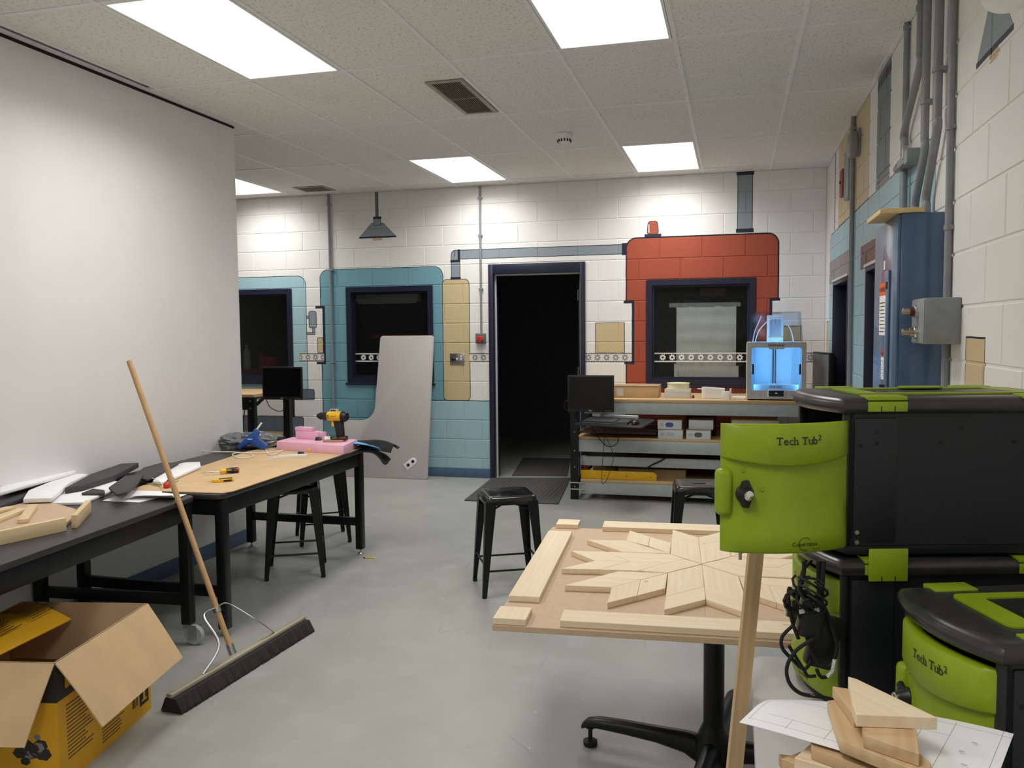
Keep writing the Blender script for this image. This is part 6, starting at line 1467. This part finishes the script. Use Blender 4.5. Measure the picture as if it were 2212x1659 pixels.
# ------------------------------------------------------------------ scrap stack with the plan sheet
ZP = .945
def dz(px, py, z): return onz(px, py, z)
def scrap(pix, z, th, label, group, m='pine_warm', grain=None):
    q = [onz(*p, z+th) for p in pix]; c = sum(q, Vector())/len(q)
    if grain is None:
        i = max(range(len(q)), key=lambda i: (q[i]-q[i-1]).length); dd = q[i]-q[i-1]; grain = math.atan2(dd.y, dd.x)
    cs_, sn = math.cos(-grain), math.sin(-grain); pol = [((p.x-c.x)*cs_-(p.y-c.y)*sn, (p.x-c.x)*sn+(p.y-c.y)*cs_) for p in q]
    return tag(MB().prism(pol, 0, th).obj('wood_scrap', m, None, (c.x, c.y, z), grain, bevel=.001, seg=1), label, 'wood scrap', group)
GS2 = 'pine offcuts stacked on the grey table'
zz = ZG+.0005; T_ = .019
# lower part of the stack, mostly hidden by the sheet
names = ['bottom', 'second', 'third', 'fourth', 'fifth', 'sixth', 'seventh', 'eighth', 'ninth', 'tenth', 'uppermost']
random.seed(21)
for i, nm in enumerate(names):
    a_ = R(-18+random.uniform(-14, 14)); hl_, hw_, sk = random.uniform(.095, .125), random.uniform(.045, .06), random.uniform(-.03, .03)
    pol = [(-hl_+sk, -hw_), (hl_+sk, -hw_), (hl_-sk, hw_), (-hl_-sk, hw_)]
    tag(MB().prism(pol, 0, T_).obj('wood_scrap', 'pine_warm' if i % 3 else 'pine', None, (.205+random.uniform(-.012, .012), 1.325+random.uniform(-.012, .012), zz), a_, bevel=.001, seg=1), f'{nm} pine offcut of the stack beneath the plan sheet', 'wood scrap', GS2)
    zz += T_+.0004
ZP = zz+.002
# the sheet: drooping a little beyond the stack
k = NT('plan_print'); o = k.obj(); sp = k.n('ShaderNodeSeparateXYZ'); k.l(o, sp.inputs[0]); u, v = k.math('SUBTRACT', sp.outputs[0], .178), k.math('SUBTRACT', sp.outputs[1], .108)
def seg(c, axis, at, lo, hi, wd=.0005):
    a, b = (u, v) if axis == 'v' else (v, u)
    m_ = k.math('MULTIPLY', k.math('LESS_THAN', k.math('ABSOLUTE', k.math('SUBTRACT', a, at)), wd), k.math('MULTIPLY', k.math('GREATER_THAN', b, lo), k.math('LESS_THAN', b, hi)))
    return k.math('MAXIMUM', c, m_) if c is not None else m_
c = None
for ax_, at, lo, hi in (('h', -.085, -.17, .17), ('h', -.055, -.15, -.05), ('h', .09, -.16, .18), ('h', .115, -.1, .12), ('v', -.17, -.09, .03), ('v', -.05, -.09, .1), ('v', .06, -.05, .12), ('v', .10, -.09, .1), ('h', .02, -.17, -.02), ('h', .045, .02, .1), ('v', .165, -.1, .11), ('v', .19, -.12, .12), ('h', -.02, -.05, .06), ('v', -.11, -.09, -.055)): c = seg(c, ax_, at, lo, hi)
base = k.mix(k.ramp(k.noise(6, 3, o), .3, .7), S(222, 221, 222), S(232, 230, 230))
k.l(k.mix(k.math('MULTIPLY', c, .8), base, S(120, 122, 124)), k.bsdf.inputs['Base Color']); k.bsdf.inputs['Roughness'].default_value = .7; M['plan'] = k.m
c0 = onz(1597, 1562, ZP); ang = R(-23.3); Lp, Wp = .356, .216
def sheet(u_, v_):
    x = u_*Lp; y = v_*Wp
    z = .004-.9*max(0, v_*1.1-u_-.30)**2*.10-.25*max(0, .10-x)**2-.35*max(0, x-.26)**2+.004*math.sin(u_*6+1)*v_
    return (x, y, z)
t = thing('plan_sheet', 'large white sheet with printed plan lines lying across the offcut stack', 'paper', (c0.x, c0.y, ZP), ang)
MB().grid(sheet, 30, 20).obj('sheet', 'plan', t, solid=.0006)
for i, (a, b) in enumerate(((.30, .10), (.31, .06), (.31, .14), (.06, .16))):
    MB().box(a, a+.008, b, b+.002, .0065, .0067).obj('dimension_mark', 'grey_conduit', t, smooth=0)
ZQ = ZP+.010
GS3 = 'pine offcuts on top of the plan sheet'
scrap([(1787, 1513), (1815, 1510), (1905, 1560), (2012, 1648), (2005, 1675), (1815, 1598)], ZQ, T_, 'long pine offcut lying directly on the plan sheet', GS3)
scrap([(1862, 1560), (1980, 1575), (1986, 1628), (1866, 1588)], ZQ+T_+.0004, T_, 'reddish pine offcut in the middle of the pile on the plan sheet', GS3)
scrap([(1798, 1482), (1850, 1490), (1870, 1545), (1845, 1545)], ZQ+T_+.0004, T_, 'small knotty pine offcut under the topmost one', GS3)
scrap([(1832, 1461), (1850, 1466), (2026, 1550), (1850, 1543), (1842, 1520)], ZQ+2*T_+.0008, T_, 'pale triangular pine offcut on the very top of the pile', GS3, 'pine')
